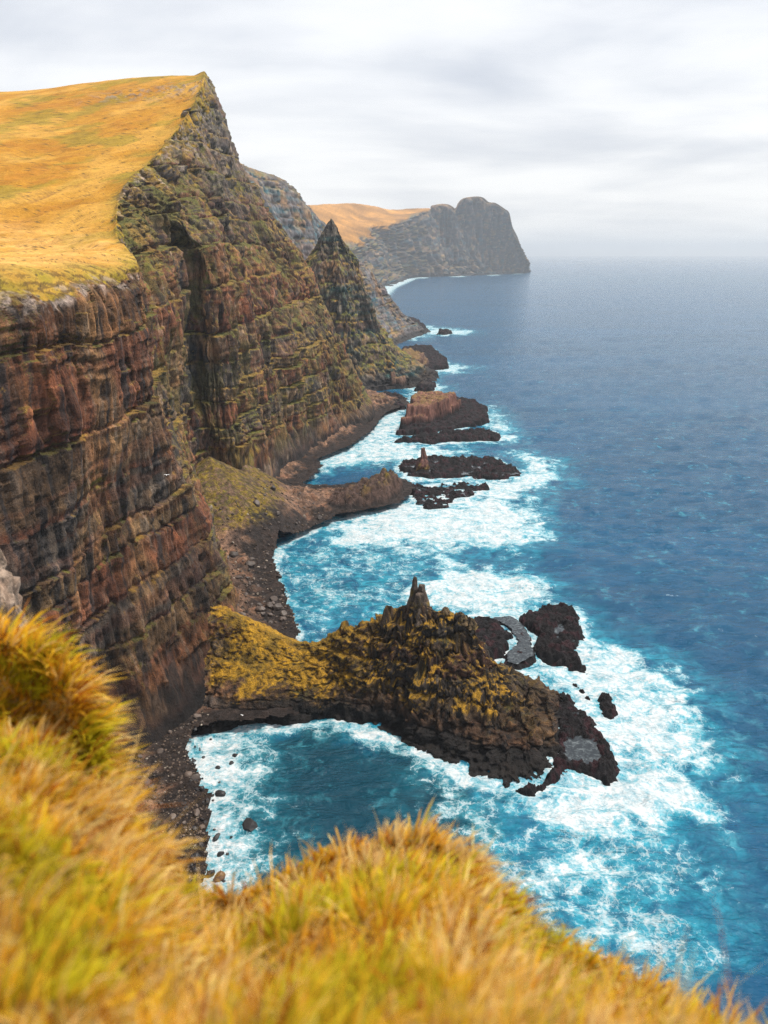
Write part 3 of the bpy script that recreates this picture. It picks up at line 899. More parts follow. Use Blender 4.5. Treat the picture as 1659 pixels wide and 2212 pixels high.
def pick_heights():
    x = np.arange(-150, 45, 0.75); y = np.arange(70, 840, 0.95)
    X, Y = np.meshgrid(x, y)
    P = np.stack([X, Y, X * 0], -1)
    wob = 2.2 * fbm(P / 9.0, 3, 0.6, 601)
    d = sdf(X, Y, LAND) + wob - 6.0 * (1 - sst(Y, 400, 480))
    cove = 1 - sst(Y, 225, 262)
    edge_h = lerp(np.full(X.shape, 3.4), np.full(X.shape, 0.6), cove)
    z = edge_h * sst(d, -0.6, lerp(np.full(X.shape, 2.2), np.full(X.shape, 6.0), cove)) - 0.2 + np.clip(d, 0, 70) * lerp(np.full(X.shape, 0.24), np.full(X.shape, 0.30), cove)
    z = np.where(d < -0.4, d * 0.9 - 0.6, z)
    f1, f2, cid = worley(X / 2.6 + 0.15 * fbm(P / 3.0, 2, .5, 603), Y / 2.6, 602)
    lump = (cid - 0.35) * 1.1 * (1 - sst(f1, 0.15, 0.6)) + 0.5 * fbm(P / 2.2, 3, 0.6, 604)
    led = np.floor(z / 2.6 + 0.5 * fbm(P / 20.0, 2, .5, 607)) * 2.6
    rocky = 1 - sst(d, 12, 26)
    z = np.where(d > 0, lerp(z, led + 1.2 * sst((z - led) / 2.6, 0.4, 1.0), 0.6 * rocky * (1 - cove)), z)
    z = z + lump * sst(d, 0.0, 4.0)
    z = z + sst(d, 0.0, 6.0) * (1 - cove) * (1.8 * (ridged(P / 11.0, 3, .5, 611) - 0.35) + 1.7 * (worley(X / 7.0 + 0.4 * fbm(P / 5.0, 2, .5, 613), Y / 7.0, 612)[2] - 0.5))
    # low spit of layered rock
    ds = sdf(X, Y, SPIT) + 1.0 * fbm(P / 5.0, 3, 0.6, 605)
    sh = 6.5 * sst(ds, -0.9, 0.5) + 3.4 * sst(ds, 2.4, 3.4) + 3.0 * sst(ds, 5.5, 6.8)
    sx0, sx1 = SPIT[:, 0].min(), SPIT[:, 0].max()
    sh = sh * lerp(np.full(X.shape, 0.62), np.full(X.shape, 1.25), np.clip((X - sx0) / (sx1 - sx0), 0, 1)) + sst(ds, 0, 2) * (2.8 * (worley(X / 6.0 + 3.3, Y / 6.0, 609)[2] - 0.5) + 1.6 * (ridged(P / 8.0, 3, .5, 608) - 0.4))
    z = np.maximum(z, np.where(ds > -1.2, sh + 1.1 * fbm(P / 3.0, 3, .6, 606) + 1.2 * (cid - .5), -9))
    return X, Y, z, d, ds, cove, cid, P


X, Y, Z, dS, dsp, cove, cid, P0 = pick_heights()
# green talus cone in the gully
tb = U(470, 965, Y=440); tt = U(600, 1035, z=6)
for (a, r_, h_) in ((U(448, 945, Y=432), 54, 38), (U(520, 968, Y=462), 36, 28), (U(470, 1005, Y=425), 42, 20)):
    rr = np.hypot(X - a[0], (Y - a[1]) * 0.8)
    Z = np.maximum(Z, 4 + h_ * np.clip(1 - rr / r_, 0, 1) ** 0.9 + 0.5 * fbm(P0 / 4.0, 3, .6, 610))
keep_v = (dS > -7) | (dsp > -2)
keep_v &= (Z > -7)
PP = np.stack([X, Y, Z], -1)
nn = np.cross(np.gradient(PP, axis=1), np.gradient(PP, axis=0)); nn /= np.linalg.norm(nn, axis=-1, keepdims=True)
b1 = fbm(P0 / 8.0, 4, 0.6, 620); b2 = fbm(P0 / 1.6, 3, 0.6, 621)
sc = lerp(C(0.105, 0.064, 0.046), C(0.185, 0.108, 0.068), sst(b1, -0.2, 0.4)) * (0.65 + 0.7 * cid)[..., None]
sc = lerp(sc, C(0.12, 0.052, 0.036), sst(b1 + 0.4 * b2, 0.2, 0.6) * 0.5)
wetb = 1 - sst(dS + 6 * b1, lerp(np.full(X.shape, 4.0), np.full(X.shape, 2.0), cove), lerp(np.full(X.shape, 15.0), np.full(X.shape, 10.0), cove))
sc = lerp(sc, C(0.016, 0.014, 0.014), wetb * 0.92)
sc = lerp(sc, lerp(C(0.058, 0.036, 0.029), C(0.012, 0.011, 0.011), 1 - sst(PP[..., 2] + 2 * b1, 4, 8)) * (0.7 + 0.6 * cid)[..., None], sst(dsp, -0.5, 0.5))
sc = lerp(sc, C(0.15, 0.09, 0.022), sst(dsp, 3, 6) * sst(b1, 0.1, 0.5) * 0.35)
tal = sst(PP[..., 2] + 3 * b1, 13, 19) * (Y > 300)
sc = lerp(sc, lerp(C(0.070, 0.066, 0.012), C(0.150, 0.105, 0.016), sst(b1 + 0.5 * b2, -0.3, 0.4)) * (0.75 + 0.7 * b2)[..., None].clip(0.3, 1.5), np.clip(tal * (0.62 + 1.1 * b2 + 0.7 * b1), 0, 1))
Qs = grid_quads(*X.shape)
ks = keep_v.reshape(-1)[Qs].all(1)
o = sub_obj('shore', PP.reshape(-1, 3), Qs, ks, M_SHORE, {'tint': sc.reshape(-1, 3)})
tag(o, 'dark rubble shore and rock ledges along the foot of the cliff', 'shore', kind='structure')

# ------------------------------------------------------------------ islets, skerries and rock shelves
WATERLINES = []


def islet(name, outline, tiers, label, cat='islet', res=0.5, seed=1, rough=1.0, base_h=2.0, tint=(0.012, 0.0105, 0.0115), tint2=(0.10, 0.06, 0.045),
          edge=2.0, pools=None, slope=0.0, group=None, basins=()):
    poly = UZ(outline)
    WATERLINES.append(poly)
    x0, y0 = poly.min(0) - 4; x1, y1 = poly.max(0) + 4
    x = np.arange(x0, x1, res); y = np.arange(y0, y1, res)
    X, Y = np.meshgrid(x, y); P = np.stack([X, Y, X * 0], -1)
    sc = float(np.clip(poly[:, 1].mean() / 290.0, 0.8, 3.2))
    d = sdf(X, Y, poly) + rough * sc * (1.5 * fbm(P / (5.0 * sc), 3, 0.6, seed) + 1.8 * fbm(P / (14.0 * sc), 2, 0.6, seed + 1))
    f1, f2, cid = worley(X / (2.4 * sc) + 0.4 * fbm(P / (2.0 * sc), 2, .5, seed + 8), Y / (2.4 * sc), seed + 2)
    k1, k2, kid = worley(X / (5.2 * sc) + 0.3 * fbm(P / (4.0 * sc), 2, .5, seed + 18), Y / (3.6 * sc), seed + 12)
    z = -2.5 + (base_h + 2.5) * sst(d, -1.8, edge) + slope * np.clip(d, 0, 20)
    lev = np.zeros_like(z)
    for (tp, h_, e_) in tiers:
        dt = sdf(X, Y, UZ(tp)) + rough * sc * (1.5 * fbm(P / (6.0 * sc), 3, 0.6, seed + 3) + 1.2 * (kid - 0.5))
        m = sst(dt, -0.4, e_)
        z = z + h_ * m
        lev = np.maximum(lev, m)
    z = z + sst(d, -1, 2) * rough * (0.6 + 0.4 * sc) * (1.1 * (kid - 0.5) * min(1.0, base_h / 2) + 0.95 * fbm(P / (2.6 * sc), 4, 0.62, seed + 4) + 0.3 * (cid - 0.5) - 0.2 * np.exp(-(f2 - f1) / 0.12) + 0.8 * (ridged(P / (4.5 * sc), 3, 0.55, seed + 7) - 0.3))
    for bs in basins:
        db = sdf(X, Y, UZ(bs, pools[0])) + 1.6 * fbm(P / 3.0, 4, 0.62, seed + 11)
        z = lerp(z, np.minimum(z, pools[0] - 0.35), sst(db, -0.5, 0.5))
    PPp = np.stack([X, Y, z], -1)
    b1 = fbm(P / 5.0, 3, 0.6, seed + 5)
    c = C(*tint) * (0.8 + 0.35 * cid)[..., None]
    c = lerp(c, C(0.036, 0.013, 0.016), sst(b1, 0.05, 0.4) * 0.6)
    c = lerp(c, np.array(tint2) * (0.6 + 0.8 * cid)[..., None], np.clip(lev * sst(z, base_h + 1.0, base_h + 4.0), 0, 1))
    if tiers:
        nz = normals(PPp)[..., 2]
        c = lerp(c, C(0.165, 0.105, 0.035), sst(np.abs(nz) + 0.3 * b1, 0.72, 0.92) * sst(z, base_h + 5, base_h + 9) * 0.75)
    qd = grid_quads(*X.shape)
    k = (d > -2.4).reshape(-1)[qd].all(1)
    ob = sub_obj(name, PPp.reshape(-1, 3), qd, k, M_SHORE, {'tint': c.reshape(-1, 3)})
    tag(ob, label, cat, group)
    if pools:
        lvl, pn = pools
        pk_ = ((z < lvl) & (d > 2.2)).reshape(-1)[qd].any(1)
        if pk_.sum() > 6:
            W_ = PPp.copy(); W_[..., 2] = lvl
            ny_, nx_ = X.shape[0] - 1, X.shape[1] - 1
            left = set(np.flatnonzero(pk_).tolist())
            found = []
            while left:                                   # one object for each pool
                st_ = [left.pop()]; comp = []
                while st_:
                    a = st_.pop(); comp.append(a)
                    r_, c_ = divmod(a, nx_)
                    for b in (a - 1 if c_ else -1, a + 1 if c_ < nx_ - 1 else -1, a - nx_, a + nx_):
                        if b in left:
                            left.discard(b); st_.append(b)
                if len(comp) * res * res > 3.0:
                    found.append(comp)
            found.sort(key=len, reverse=True)
            for comp in found[:12]:
                m_ = np.zeros(len(qd), bool); m_[comp] = True
                po = sub_obj('tide_pool', W_.reshape(-1, 3), qd, m_, M_POOL, {})
                po.parent = ob
    return ob


mp = bpy.data.materials.new('pool_water'); mp.use_nodes = True
tp_ = NT(mp.node_tree)
pb = mp.node_tree.nodes['Principled BSDF']
pb.inputs['Base Color'].default_value = (0.045, 0.052, 0.06, 1)
pb.inputs['Roughness'].default_value = 0.06
pb.inputs['IOR'].default_value = 1.33
bn = tp_.n('ShaderNodeBump'); bn.inputs['Strength'].default_value = 0.45
tp_.l(tp_.noise(tp_.n('ShaderNodeNewGeometry').outputs['Position'], 1.2, 4), bn.inputs['Height'])
tp_.l(bn.outputs[0], pb.inputs['Normal'])
pn_ = tp_.noise(tp_.n('ShaderNodeNewGeometry').outputs['Position'], 0.55, 7, 0.68, 0.8)
tp_.l(tp_.mix(tp_.smooth(pn_, 0.45, 0.75), (0.022, 0.027, 0.032, 1), (0.13, 0.15, 0.16, 1)), pb.inputs['Base Color'])
M_POOL = mp

islet('islet', [(862, 940), (868, 922), (884, 898), (900, 872), (950, 862), (1000, 866), (1040, 876), (1052, 905), (1050, 915), (985, 928), (930, 938)],
      [([(870, 922, 3), (925, 918, 3), (978, 896, 4), (992, 878, 5), (985, 858, 16), (962, 847, 19), (905, 846, 19), (884, 864, 14)], 7.0, 1.2),
       ([(876, 915, 5), (925, 911, 5), (970, 893, 6), (980, 872, 12), (978, 857, 17), (955, 848, 19), (910, 848, 19), (892, 866, 14)], 9.0, 1.4)],
      'large flat topped reddish brown rock islet with a black wave cut ledge', res=0.6, seed=701, base_h=4.0, tint2=(0.135, 0.065, 0.050))
islet('islet', [(848, 957), (900, 947), (960, 938), (1040, 928), (1072, 938), (1083, 947), (1050, 952), (980, 956), (930, 962), (900, 958)], [],
      'low black rock slab in surf just in front of the large flat topped islet', res=0.55, seed=711, base_h=3.0, edge=3.0, rough=1.4)
islet('islet', [(898, 846), (900, 832), (925, 822), (944, 832), (941, 843), (915, 849)], [([(903, 842, 2), (905, 832, 4), (926, 825, 6), (940, 832, 5), (935, 841, 2)], 4.0, 2.0)],
      'small black rock islet behind the large flat topped islet', res=0.6, seed=721, base_h=4.0, tint2=(0.03, 0.024, 0.024))
pl = islet('rock_shelf', [(858, 1012), (880, 996), (930, 992), (1000, 988), (1060, 990), (1085, 999), (1108, 1014), (1118, 1027), (1080, 1036), (1010, 1031), (930, 1036), (880, 1030)], [],
      'flat black pitted rock shelf with pools and a lone pinnacle standing on it', 'rock shelf', res=0.45, seed=731, base_h=1.5, pools=(1.2, 0), rough=1.3)
islet('rock_shelf', [(872, 1050), (930, 1052), (1000, 1046), (1050, 1048), (1056, 1058), (1010, 1076), (960, 1096), (925, 1104), (900, 1086)], [],
      'awash dark rock shelf streaming with foam off the end of the spit', 'rock shelf', res=0.45, seed=741, base_h=0.9, pools=(0.75, 0), rough=1.5)
islet('skerry', [(1118, 1338), (1135, 1330), (1175, 1322), (1215, 1313), (1246, 1328), (1262, 1368), (1254, 1405), (1264, 1452), (1228, 1438), (1190, 1425), (1156, 1418), (1160, 1385), (1135, 1352)], [],
      'pitted purple black skerry with small pools right of the promontory', 'skerry', res=0.3, seed=751, base_h=2.3, pools=(1.5, 0), rough=1.3, basins=[[(1190, 1358), (1214, 1346), (1224, 1368), (1203, 1378)]])
islet('skerry', [(1020, 1335), (1050, 1338), (1080, 1352), (1104, 1378), (1100, 1400), (1084, 1416), (1050, 1430), (1015, 1400)], [],
      'dark rounded skerry tucked against the seaward end of the promontory', 'skerry', res=0.32, seed=761, base_h=2.4, pools=(1.6, 0))
islet('rock_shelf', [(1050, 1338), (1105, 1328), (1128, 1345), (1158, 1385), (1160, 1425), (1125, 1445), (1085, 1440), (1085, 1415), (1106, 1392), (1096, 1362)], [],
      'shallow grey sheet of calm water over rock between two skerries beside the promontory', 'rock shelf', res=0.35, seed=766, base_h=0.75, edge=3.0, pools=(1.15, 0), rough=0.5)
islet('rock_shelf', [(1120, 1712), (1165, 1702), (1195, 1660), (1200, 1600), (1195, 1520), (1215, 1500), (1250, 1530), (1290, 1575), (1320, 1620), (1346, 1668), (1310, 1688), (1270, 1672), (1230, 1668), (1180, 1700), (1140, 1722)], [],
      'wet purple black rock shelf with grey pools at the tip of the promontory', 'rock shelf', res=0.28, seed=771, base_h=2.2, pools=(1.5, 0), rough=1.2, basins=[[(1218, 1600), (1245, 1588), (1285, 1598), (1312, 1640), (1275, 1650), (1225, 1645)]])
islet('skerry', [(1292, 1518), (1308, 1486), (1326, 1505), (1334, 1545), (1322, 1556), (1300, 1540)], [],
      'small wave washed rock in white surf right of the promontory tip', 'skerry', res=0.28, seed=781, base_h=1.0, rough=1.3)
islet('skerry', [(1240, 1480), (1262, 1490), (1285, 1515), (1275, 1520), (1250, 1500)], [],
      'thin sliver of rock in white surf beside the small washed rock', 'skerry', res=0.28, seed=785, base_h=0.7, rough=1.0)
islet('skerry', [(945, 724), (955, 716), (968, 716), (976, 721), (962, 725)], [], 'tiny far black rock in the water beyond the pyramid peak', 'skerry', res=0.9, seed=791, base_h=5.0, rough=1.5)
islet('islet', [(800, 886), (835, 882), (868, 884), (872, 868), (862, 858), (830, 852), (795, 866)], [([(790, 886, 3), (830, 884, 3), (842, 872, 4), (835, 856, 8), (795, 862, 8)], 7, 2)],
      'low brown rock point with grass top at the foot of the main cliff end', 'rock point', res=0.7, seed=795, base_h=3.5)
islet('islet', [(850, 842), (880, 838), (903, 828), (908, 812), (932, 802), (967, 798), (962, 780), (930, 752), (880, 752), (830, 780), (815, 830)],
      [([(840, 838, 4), (875, 832, 4), (895, 815, 4), (925, 795, 5), (925, 770, 14), (890, 752, 18), (830, 782, 14)], 7, 2.0), ([(840, 836, 6), (862, 822, 8), (880, 800, 8), (915, 785, 12), (915, 766, 16), (880, 752, 20), (830, 782, 16)], 7, 2.5)],
      'layered red brown rock foot with black ledges below the pyramid peak', 'rock point', res=1.1, seed=798, base_h=5.0)
islet('islet', [(850, 722), (880, 728), (905, 722), (922, 716), (912, 704), (895, 694), (860, 690)], [], 'low dark rock ledge running into the sea under the far buttress', 'rock ledge',
      res=1.6, seed=799, base_h=9.0, edge=5.0)

# lone pinnacle on the flat shelf
b_ = U(914, 1014, z=1.2)
stack = spire('sea_stack', b_ + W(0, 0, -1), b_ + W(-0.6, 0, 15.5), 5.6, 1.1, 41, tintc=(0.125, 0.058, 0.046), rows=34, colsn=36)
tag(stack, 'slender reddish rock pinnacle standing alone on the flat black shelf', 'sea stack')

# ------------------------------------------------------------------ sea
ny, nx = 580, 386
dyv = np.concatenate([np.linspace(2300, 575, ny - 26)])
# rows spaced evenly by sight angle, then stretched out to the horizon
Yr = np.array([U(829.5, v, z=0.0)[1] for v in dyv])
Yr = np.concatenate([[-300, -60, 40], Yr, np.geomspace(Yr[-1] * 1.05, 42000, 23)])
tx = np.concatenate([[-3.0, -1.6], np.linspace(-0.62, 0.62, nx - 4), [1.6, 3.0]])
YY, TX = np.meshgrid(Yr, tx, indexing='ij')
SX = TX * (np.abs(YY) * 0.955 + 0.311 * H); SY = YY.copy()
SP = np.stack([SX, SY, SX * 0], -1)
ok = np.clip(1 - YY / 3000.0, 0, 1)
wave = 0.55 * fbm(SP / 26.0 * C(0.4, 1, 1), 2, 0.5, 801) + 0.55 * fbm(SP / 9.0 * C(0.42, 1, 1), 2, 0.5, 802) + 0.6 * fbm(SP / 75.0 * C(0.5, 1, 1), 1, 0.5, 803) + 0.34 * fbm(SP / 4.2 * C(0.45, 1, 1), 1, 0.5, 804)
SZ = wave * ok * 2.7
near = (SY > 60) & (SY < 2600) & (np.abs(SX) < 1200)
Xn, Yn = SX[near], SY[near]
dl = np.full(SX.shape, 400.0)
dd = np.minimum(seg_dist(Xn, Yn, SH), seg_dist(Xn, Yn, UZ([(640, 1564), (730, 1562), (842, 1597), (925, 1634), (1005, 1680), (1096, 1708), (1160, 1704), (1222, 1640), (1226, 1560), (1195, 1490), (1100, 1430)])))
for pl_ in WATERLINES:
    dd = np.minimum(dd, seg_dist(Xn, Yn, pl_, True))
dl[near] = dd
FO = [  # surf as surveyed: outline, strength, feather in metres
    ([(1140, 1440), (1230, 1440), (1290, 1390), (1380, 1430), (1450, 1500), (1500, 1570), (1520, 1640), (1450, 1730), (1420, 1790), (1300, 1800), (1180, 1790), (1060, 1745), (1150, 1725), (1340, 1690), (1290, 1580), (1210, 1490)], 1.0, 9),
    ([(930, 1690), (1050, 1712), (1110, 1760), (1400, 1780), (1430, 1880), (1390, 1960), (1300, 1990), (1200, 1960), (1120, 1900), (1060, 1830)], 0.62, 10),
    ([(1150, 1900), (1400, 1930), (1490, 2010), (1400, 2050), (1250, 2010)], 0.45, 9),
    ([(890, 1260), (960, 1240), (1060, 1232), (1160, 1260), (1180, 1285), (1150, 1310), (1230, 1330), (1120, 1340), (1000, 1320), (920, 1300)], 1.0, 8),
    ([(690, 1148), (780, 1115), (870, 1085), (930, 1105), (1060, 1075), (1120, 1100), (1175, 1155), (1100, 1180), (950, 1190), (800, 1180)], 1.05, 10),
    ([(590, 1205), (640, 1172), (720, 1160), (860, 1185), (950, 1230), (900, 1300), (860, 1340), (690, 1375), (640, 1372), (610, 1290)], 0.30, 10),
    ([(665, 1000), (740, 975), (800, 915), (870, 870), (900, 830), (960, 835), (880, 870), (862, 930), (850, 955), (930, 968), (1000, 975), (870, 1000), (800, 1000), (700, 1010)], 0.85, 8),
    ([(880, 1035), (1000, 1035), (1110, 1040), (1150, 1000), (1110, 980), (1180, 990), (1190, 1040), (1120, 1080), (1050, 1085), (960, 1105), (900, 1090), (1040, 1045)], 0.95, 9),
    ([(400, 1585), (480, 1574), (575, 1570), (560, 1640), (535, 1720), (560, 1800), (580, 1860), (540, 1930), (440, 1935), (430, 1750)], 0.80, 6),
    ([(700, 1566), (760, 1562), (860, 1598), (940, 1640), (900, 1650), (830, 1625), (790, 1640), (740, 1590)], 0.50, 4),
    ([(930, 1650), (1000, 1680), (1060, 1715), (1100, 1760), (980, 1740), (900, 1690)], 0.62, 6),
    ([(1060, 880), (1090, 920), (1110, 950), (960, 965), (1080, 945)], 0.75, 8),
    ([(920, 705), (1020, 716), (1000, 724), (930, 724)], 0.8, 14),
    ([(850, 726), (930, 722), (890, 734)], 0.7, 12),
    ([(960, 785), (1010, 795), (975, 806), (930, 806), (905, 830), (895, 826), (910, 806)], 0.8, 12),
    ([(640, 1072), (690, 1068), (720, 1066), (660, 1052)], 0.5, 4),
]
foam = np.zeros(Xn.shape); aer = np.zeros(Xn.shape)
Pn = np.stack([Xn, Yn, Xn * 0], -1)
wob = 1.5 * fbm(Pn / 26.0, 5, 0.65, 810)
for (pg, s_, fe) in FO:
    q = UZ(pg)
    sd = sdf(Xn, Yn, q) + wob * fe * 1.0
    foam = np.maximum(foam, s_ * sst(sd, -fe * 1.7, fe * 1.3))
    aer = np.maximum(aer, min(1.0, s_ + (0.55 if s_ < 0.4 else 0.25)) * sst(sd, -fe * 3.2, fe * 0.3))
dn = dl[near]
foam = np.maximum(foam, 0.82 * (1 - sst(dn + 2.5 * wob, 0.8, 6.0)))
aer = np.maximum(aer, 0.40 * (1 - sst(dn + 4 * wob, 3.0, 18.0)))
# surf lines under the distant cliffs
fcoast = UZ([(770, 700), (800, 655), (838, 622), (872, 608), (890, 601), (945, 598), (985, 597), (1025, 595.5), (1060, 594), (1110, 591.5), (1143, 588)])
far = (SY >= 1500) & (SY < 9000)
fo_all = np.zeros(SX.shape); ae_all = np.zeros(SX.shape)
covep = UZ([(415, 1592), (560, 1570), (740, 1560), (925, 1634), (1060, 1705), (1050, 1790), (950, 1900), (700, 2000), (440, 1990)])
aer = aer * (1 - 0.7 * sst(sdf(Xn, Yn, covep) + wob * 8, -10, 8))
fo_all[near] = foam; ae_all[near] = aer
fd = seg_dist(SX[far], SY[far], fcoast)
fo_all[far] = np.maximum(fo_all[far], 0.9 * (1 - sst(fd, 15, 60)))
covep = UZ([(415, 1592), (560, 1570), (740, 1560), (925, 1634), (1060, 1705), (1100, 1790), (1000, 1900), (700, 2000), (440, 1990)])
shal = np.zeros(SX.shape); shal[near] = sst(sdf(Xn, Yn, covep) + wob * 8, -10, 8)
SZ = SZ * (1 - 0.45 * shal)
SZ = SZ + fo_all * (0.05 + 0.55 * ridged(SP / 5.5, 3, 0.55, 820) + 0.6 * fbm(SP / 13.0 * C(0.6, 1, 1), 2, 0.5, 821)) * sst(dl, 1.0, 9.0) * (SY < 1500)
sea = mesh_obj('sea', np.stack([SX, SY, SZ], -1), quads=grid_quads(*SX.shape), mat=M_SEA,
               attrs={'foam': fo_all.ravel(), 'aerated': ae_all.ravel(), 'shallow': shal.ravel()})
tag(sea, 'deep blue choppy sea with white surf and turquoise swirls around the rocks', 'sea', kind='structure')

# ------------------------------------------------------------------ boulders
def icosphere(level):
    import bmesh
    bm = bmesh.new(); bmesh.ops.create_icosphere(bm, subdivisions=level, radius=1.0)
    v = np.array([q.co[:] for q in bm.verts]); f = np.array([[q.index for q in t.verts] for t in bm.faces])
    bm.free(); return v, f


ico2 = icosphere(2); ico1 = icosphere(1)
M_BOULDER = bpy.data.materials.new('boulder_rock'); M_BOULDER.use_nodes = True
tb_ = NT(M_BOULDER.node_tree)
pb = M_BOULDER.node_tree.nodes['Principled BSDF']
oi = tb_.n('ShaderNodeObjectInfo')
bp = tb_.n('ShaderNodeNewGeometry').outputs['Position']
nb = tb_.noise(bp, 1.3, 6, 0.65)
tb_.l(tb_.mul(tb_.mix(nb, (0.45, 0.45, 0.45, 1), (1.5, 1.5, 1.5, 1)), oi.outputs['Color']), pb.inputs['Base Color'])
bb = tb_.n('ShaderNodeBump'); bb.inputs['Strength'].default_value = 0.5
tb_.l(nb, bb.inputs['Height']); tb_.l(bb.outputs[0], pb.inputs['Normal'])
pb.inputs['Roughness'].default_value = 0.6


def boulder_shape(seed, ico=ico2):
    rs = np.random.RandomState(seed)
    v = ico[0].copy()
    for _ in range(9):
        nrm = rs.normal(size=3); nrm /= np.linalg.norm(nrm)
        lim = rs.uniform(0.52, 0.85)
        dd_ = v @ nrm
        v -= np.clip(dd_ - lim, 0, None)[:, None] * nrm
    v += 0.06 * np.stack([fbm(v * 2.3 + k * 9, 2, 0.5, seed + k) for k in range(3)], -1)
    return v * rs.uniform(0.8, 1.2, 3) * C(1, 1, 0.8)


bmeshes = []
for i in range(14):
    me_o = mesh_obj('boulder_shape', boulder_shape(900 + i), tris=ico2[1], mat=M_BOULDER, smooth=False)
    bmeshes.append(me_o.data); bpy.data.objects.remove(me_o)


def ground_z(x, y):
    i = int(round((y - 70) / 0.95)); j = int(round((x + 150) / 0.75))
    if 0 <= i < Z.shape[0] and 0 <= j < Z.shape[1] and keep_v[i, j]:
        return Z[i, j]
    return -1.0


def boulder(p, r, colr, label, group):
    o = bpy.data.objects.new('boulder', random.choice(bmeshes))
    col.objects.link(o)
    o.location = p
    o.rotation_euler = (random.uniform(-0.4, 0.4), random.uniform(-0.4, 0.4), random.uniform(0, 6.28))
    o.scale = (r, r, r)
    o.color = (*colr, 1)
    tag(o, label, 'boulder', group)
    return o


BLK = (0.018, 0.016, 0.017)
for (px, py, r, lb, cc) in [(541, 1782, 2.3, 'biggest pointed black boulder alone in the cove water', BLK), (476, 1714, 1.9, 'large black boulder at the edge of the cove beach beside the foam', BLK),
                            (474, 1895, 1.5, 'brown wet boulder in the white foam nearest the foreground grass', (0.12, 0.06, 0.03)),
                            (500, 1650, 1.1, 'rounded black boulder well out in the upper cove foam', BLK), (508, 1632, 1.0, 'small flat black boulder in cove foam, farthest out toward the promontory', BLK),
                            (470, 1660, 0.9, 'small black boulder in cove foam near the upper beach', BLK)]:
    p = U(px, py, z=0.2 * r)
    boulder(p, r, cc, lb, None)
rs = np.random.RandomState(5)
n_done = 0
while n_done < 70:
    px = rs.uniform(400, 530) ; py = rs.uniform(1592, 1920)
    if rs.uniform() < sst(np.array(px), 420, 520):
        continue
    p = U(px, py, z=0.0)
    gz = ground_z(p[0], p[1])
    r = float(0.36 + 0.85 * rs.uniform() ** 2.5)
    boulder((p[0], p[1], max(gz, -0.15) + 0.15 * r), r, BLK, 'small black boulder awash in the white foam along the cove beach', 'boulders awash along the cove beach')
    n_done += 1
n_done = 0
while n_done < 110:
    px = rs.uniform(250, 440); py = rs.uniform(1470, 1900)
    p = U(px, py, z=4.0)
    gz = ground_z(p[0], p[1])
    if gz < 0.3 or gz > 18:
        continue
    r = float(0.4 + 1.3 * rs.uniform() ** 3)
    k = rs.uniform()
    cc = BLK if gz < 2.5 else tuple(np.array((0.085, 0.062, 0.05)) * (0.5 + k))
    boulder((p[0], p[1], gz + 0.25 * r), r, cc, 'dark brown boulder lying among the rubble of the cove beach', 'boulders on the cove beach')
    n_done += 1
n_done = 0
while n_done < 100:
    px = rs.uniform(450, 690); py = rs.uniform(1080, 1340)
    p = U(px, py, z=6.0)
    gz = ground_z(p[0], p[1])
    if gz < 1.0 or gz > 22:
        continue
    r = float(0.7 + 1.9 * rs.uniform() ** 3)
    cc = tuple(np.array((0.075, 0.055, 0.046)) * (0.4 + rs.uniform()))
    boulder((p[0], p[1], gz + 0.25 * r), r, cc, 'brown boulder on the rubble beach below the main cliff, beyond the promontory', 'boulders on the beach below the main cliff')
    n_done += 1

# small rubble of both beaches: beyond counting
vs_, fs_, ts_ = [], [], []
nv = 0
shapes = [boulder_shape(960 + i, ico1) for i in range(8)]
cnt = 0
while cnt < 3000:
    if rs.uniform() < 0.6:
        px = rs.uniform(240, 450); py = rs.uniform(1450, 1930); rad_ = 0.18 + 0.4 * rs.uniform() ** 2
    else:
        px = rs.uniform(440, 800); py = rs.uniform(1040, 1360); rad_ = 0.4 + 0.7 * rs.uniform() ** 2
    p = U(px, py, z=4.0)
    gz = ground_z(p[0], p[1])
    if gz < 0.1 or gz > 24:
        continue
    v = shapes[rs.randint(8)] * rad_
    a = rs.uniform(0, 6.28); ca, sa = math.cos(a), math.sin(a)
    v = v @ np.array([[ca, sa, 0], [-sa, ca, 0], [0, 0, 1]]) + W(p[0], p[1], gz + 0.15 * rad_)
    vs_.append(v); fs_.append(ico1[1] + nv); nv += len(v)
    k = rs.uniform()
    cc = C(0.10, 0.075, 0.06) * (0.4 + 1.1 * k) if gz > 2.2 else C(0.022, 0.019, 0.019)
    if k > 0.93 and gz > 2.2:
        cc = C(0.26, 0.22, 0.18)
    ts_.append(np.tile(cc, (len(v), 1))); cnt += 1
o = mesh_obj('rubble', np.concatenate(vs_), tris=np.concatenate(fs_), mat=M_SHORE, attrs={'tint': np.concatenate(ts_)}, smooth=False)
tag(o, 'loose grey brown stone rubble strewn over the beaches under the cliff', 'rubble', kind='stuff')

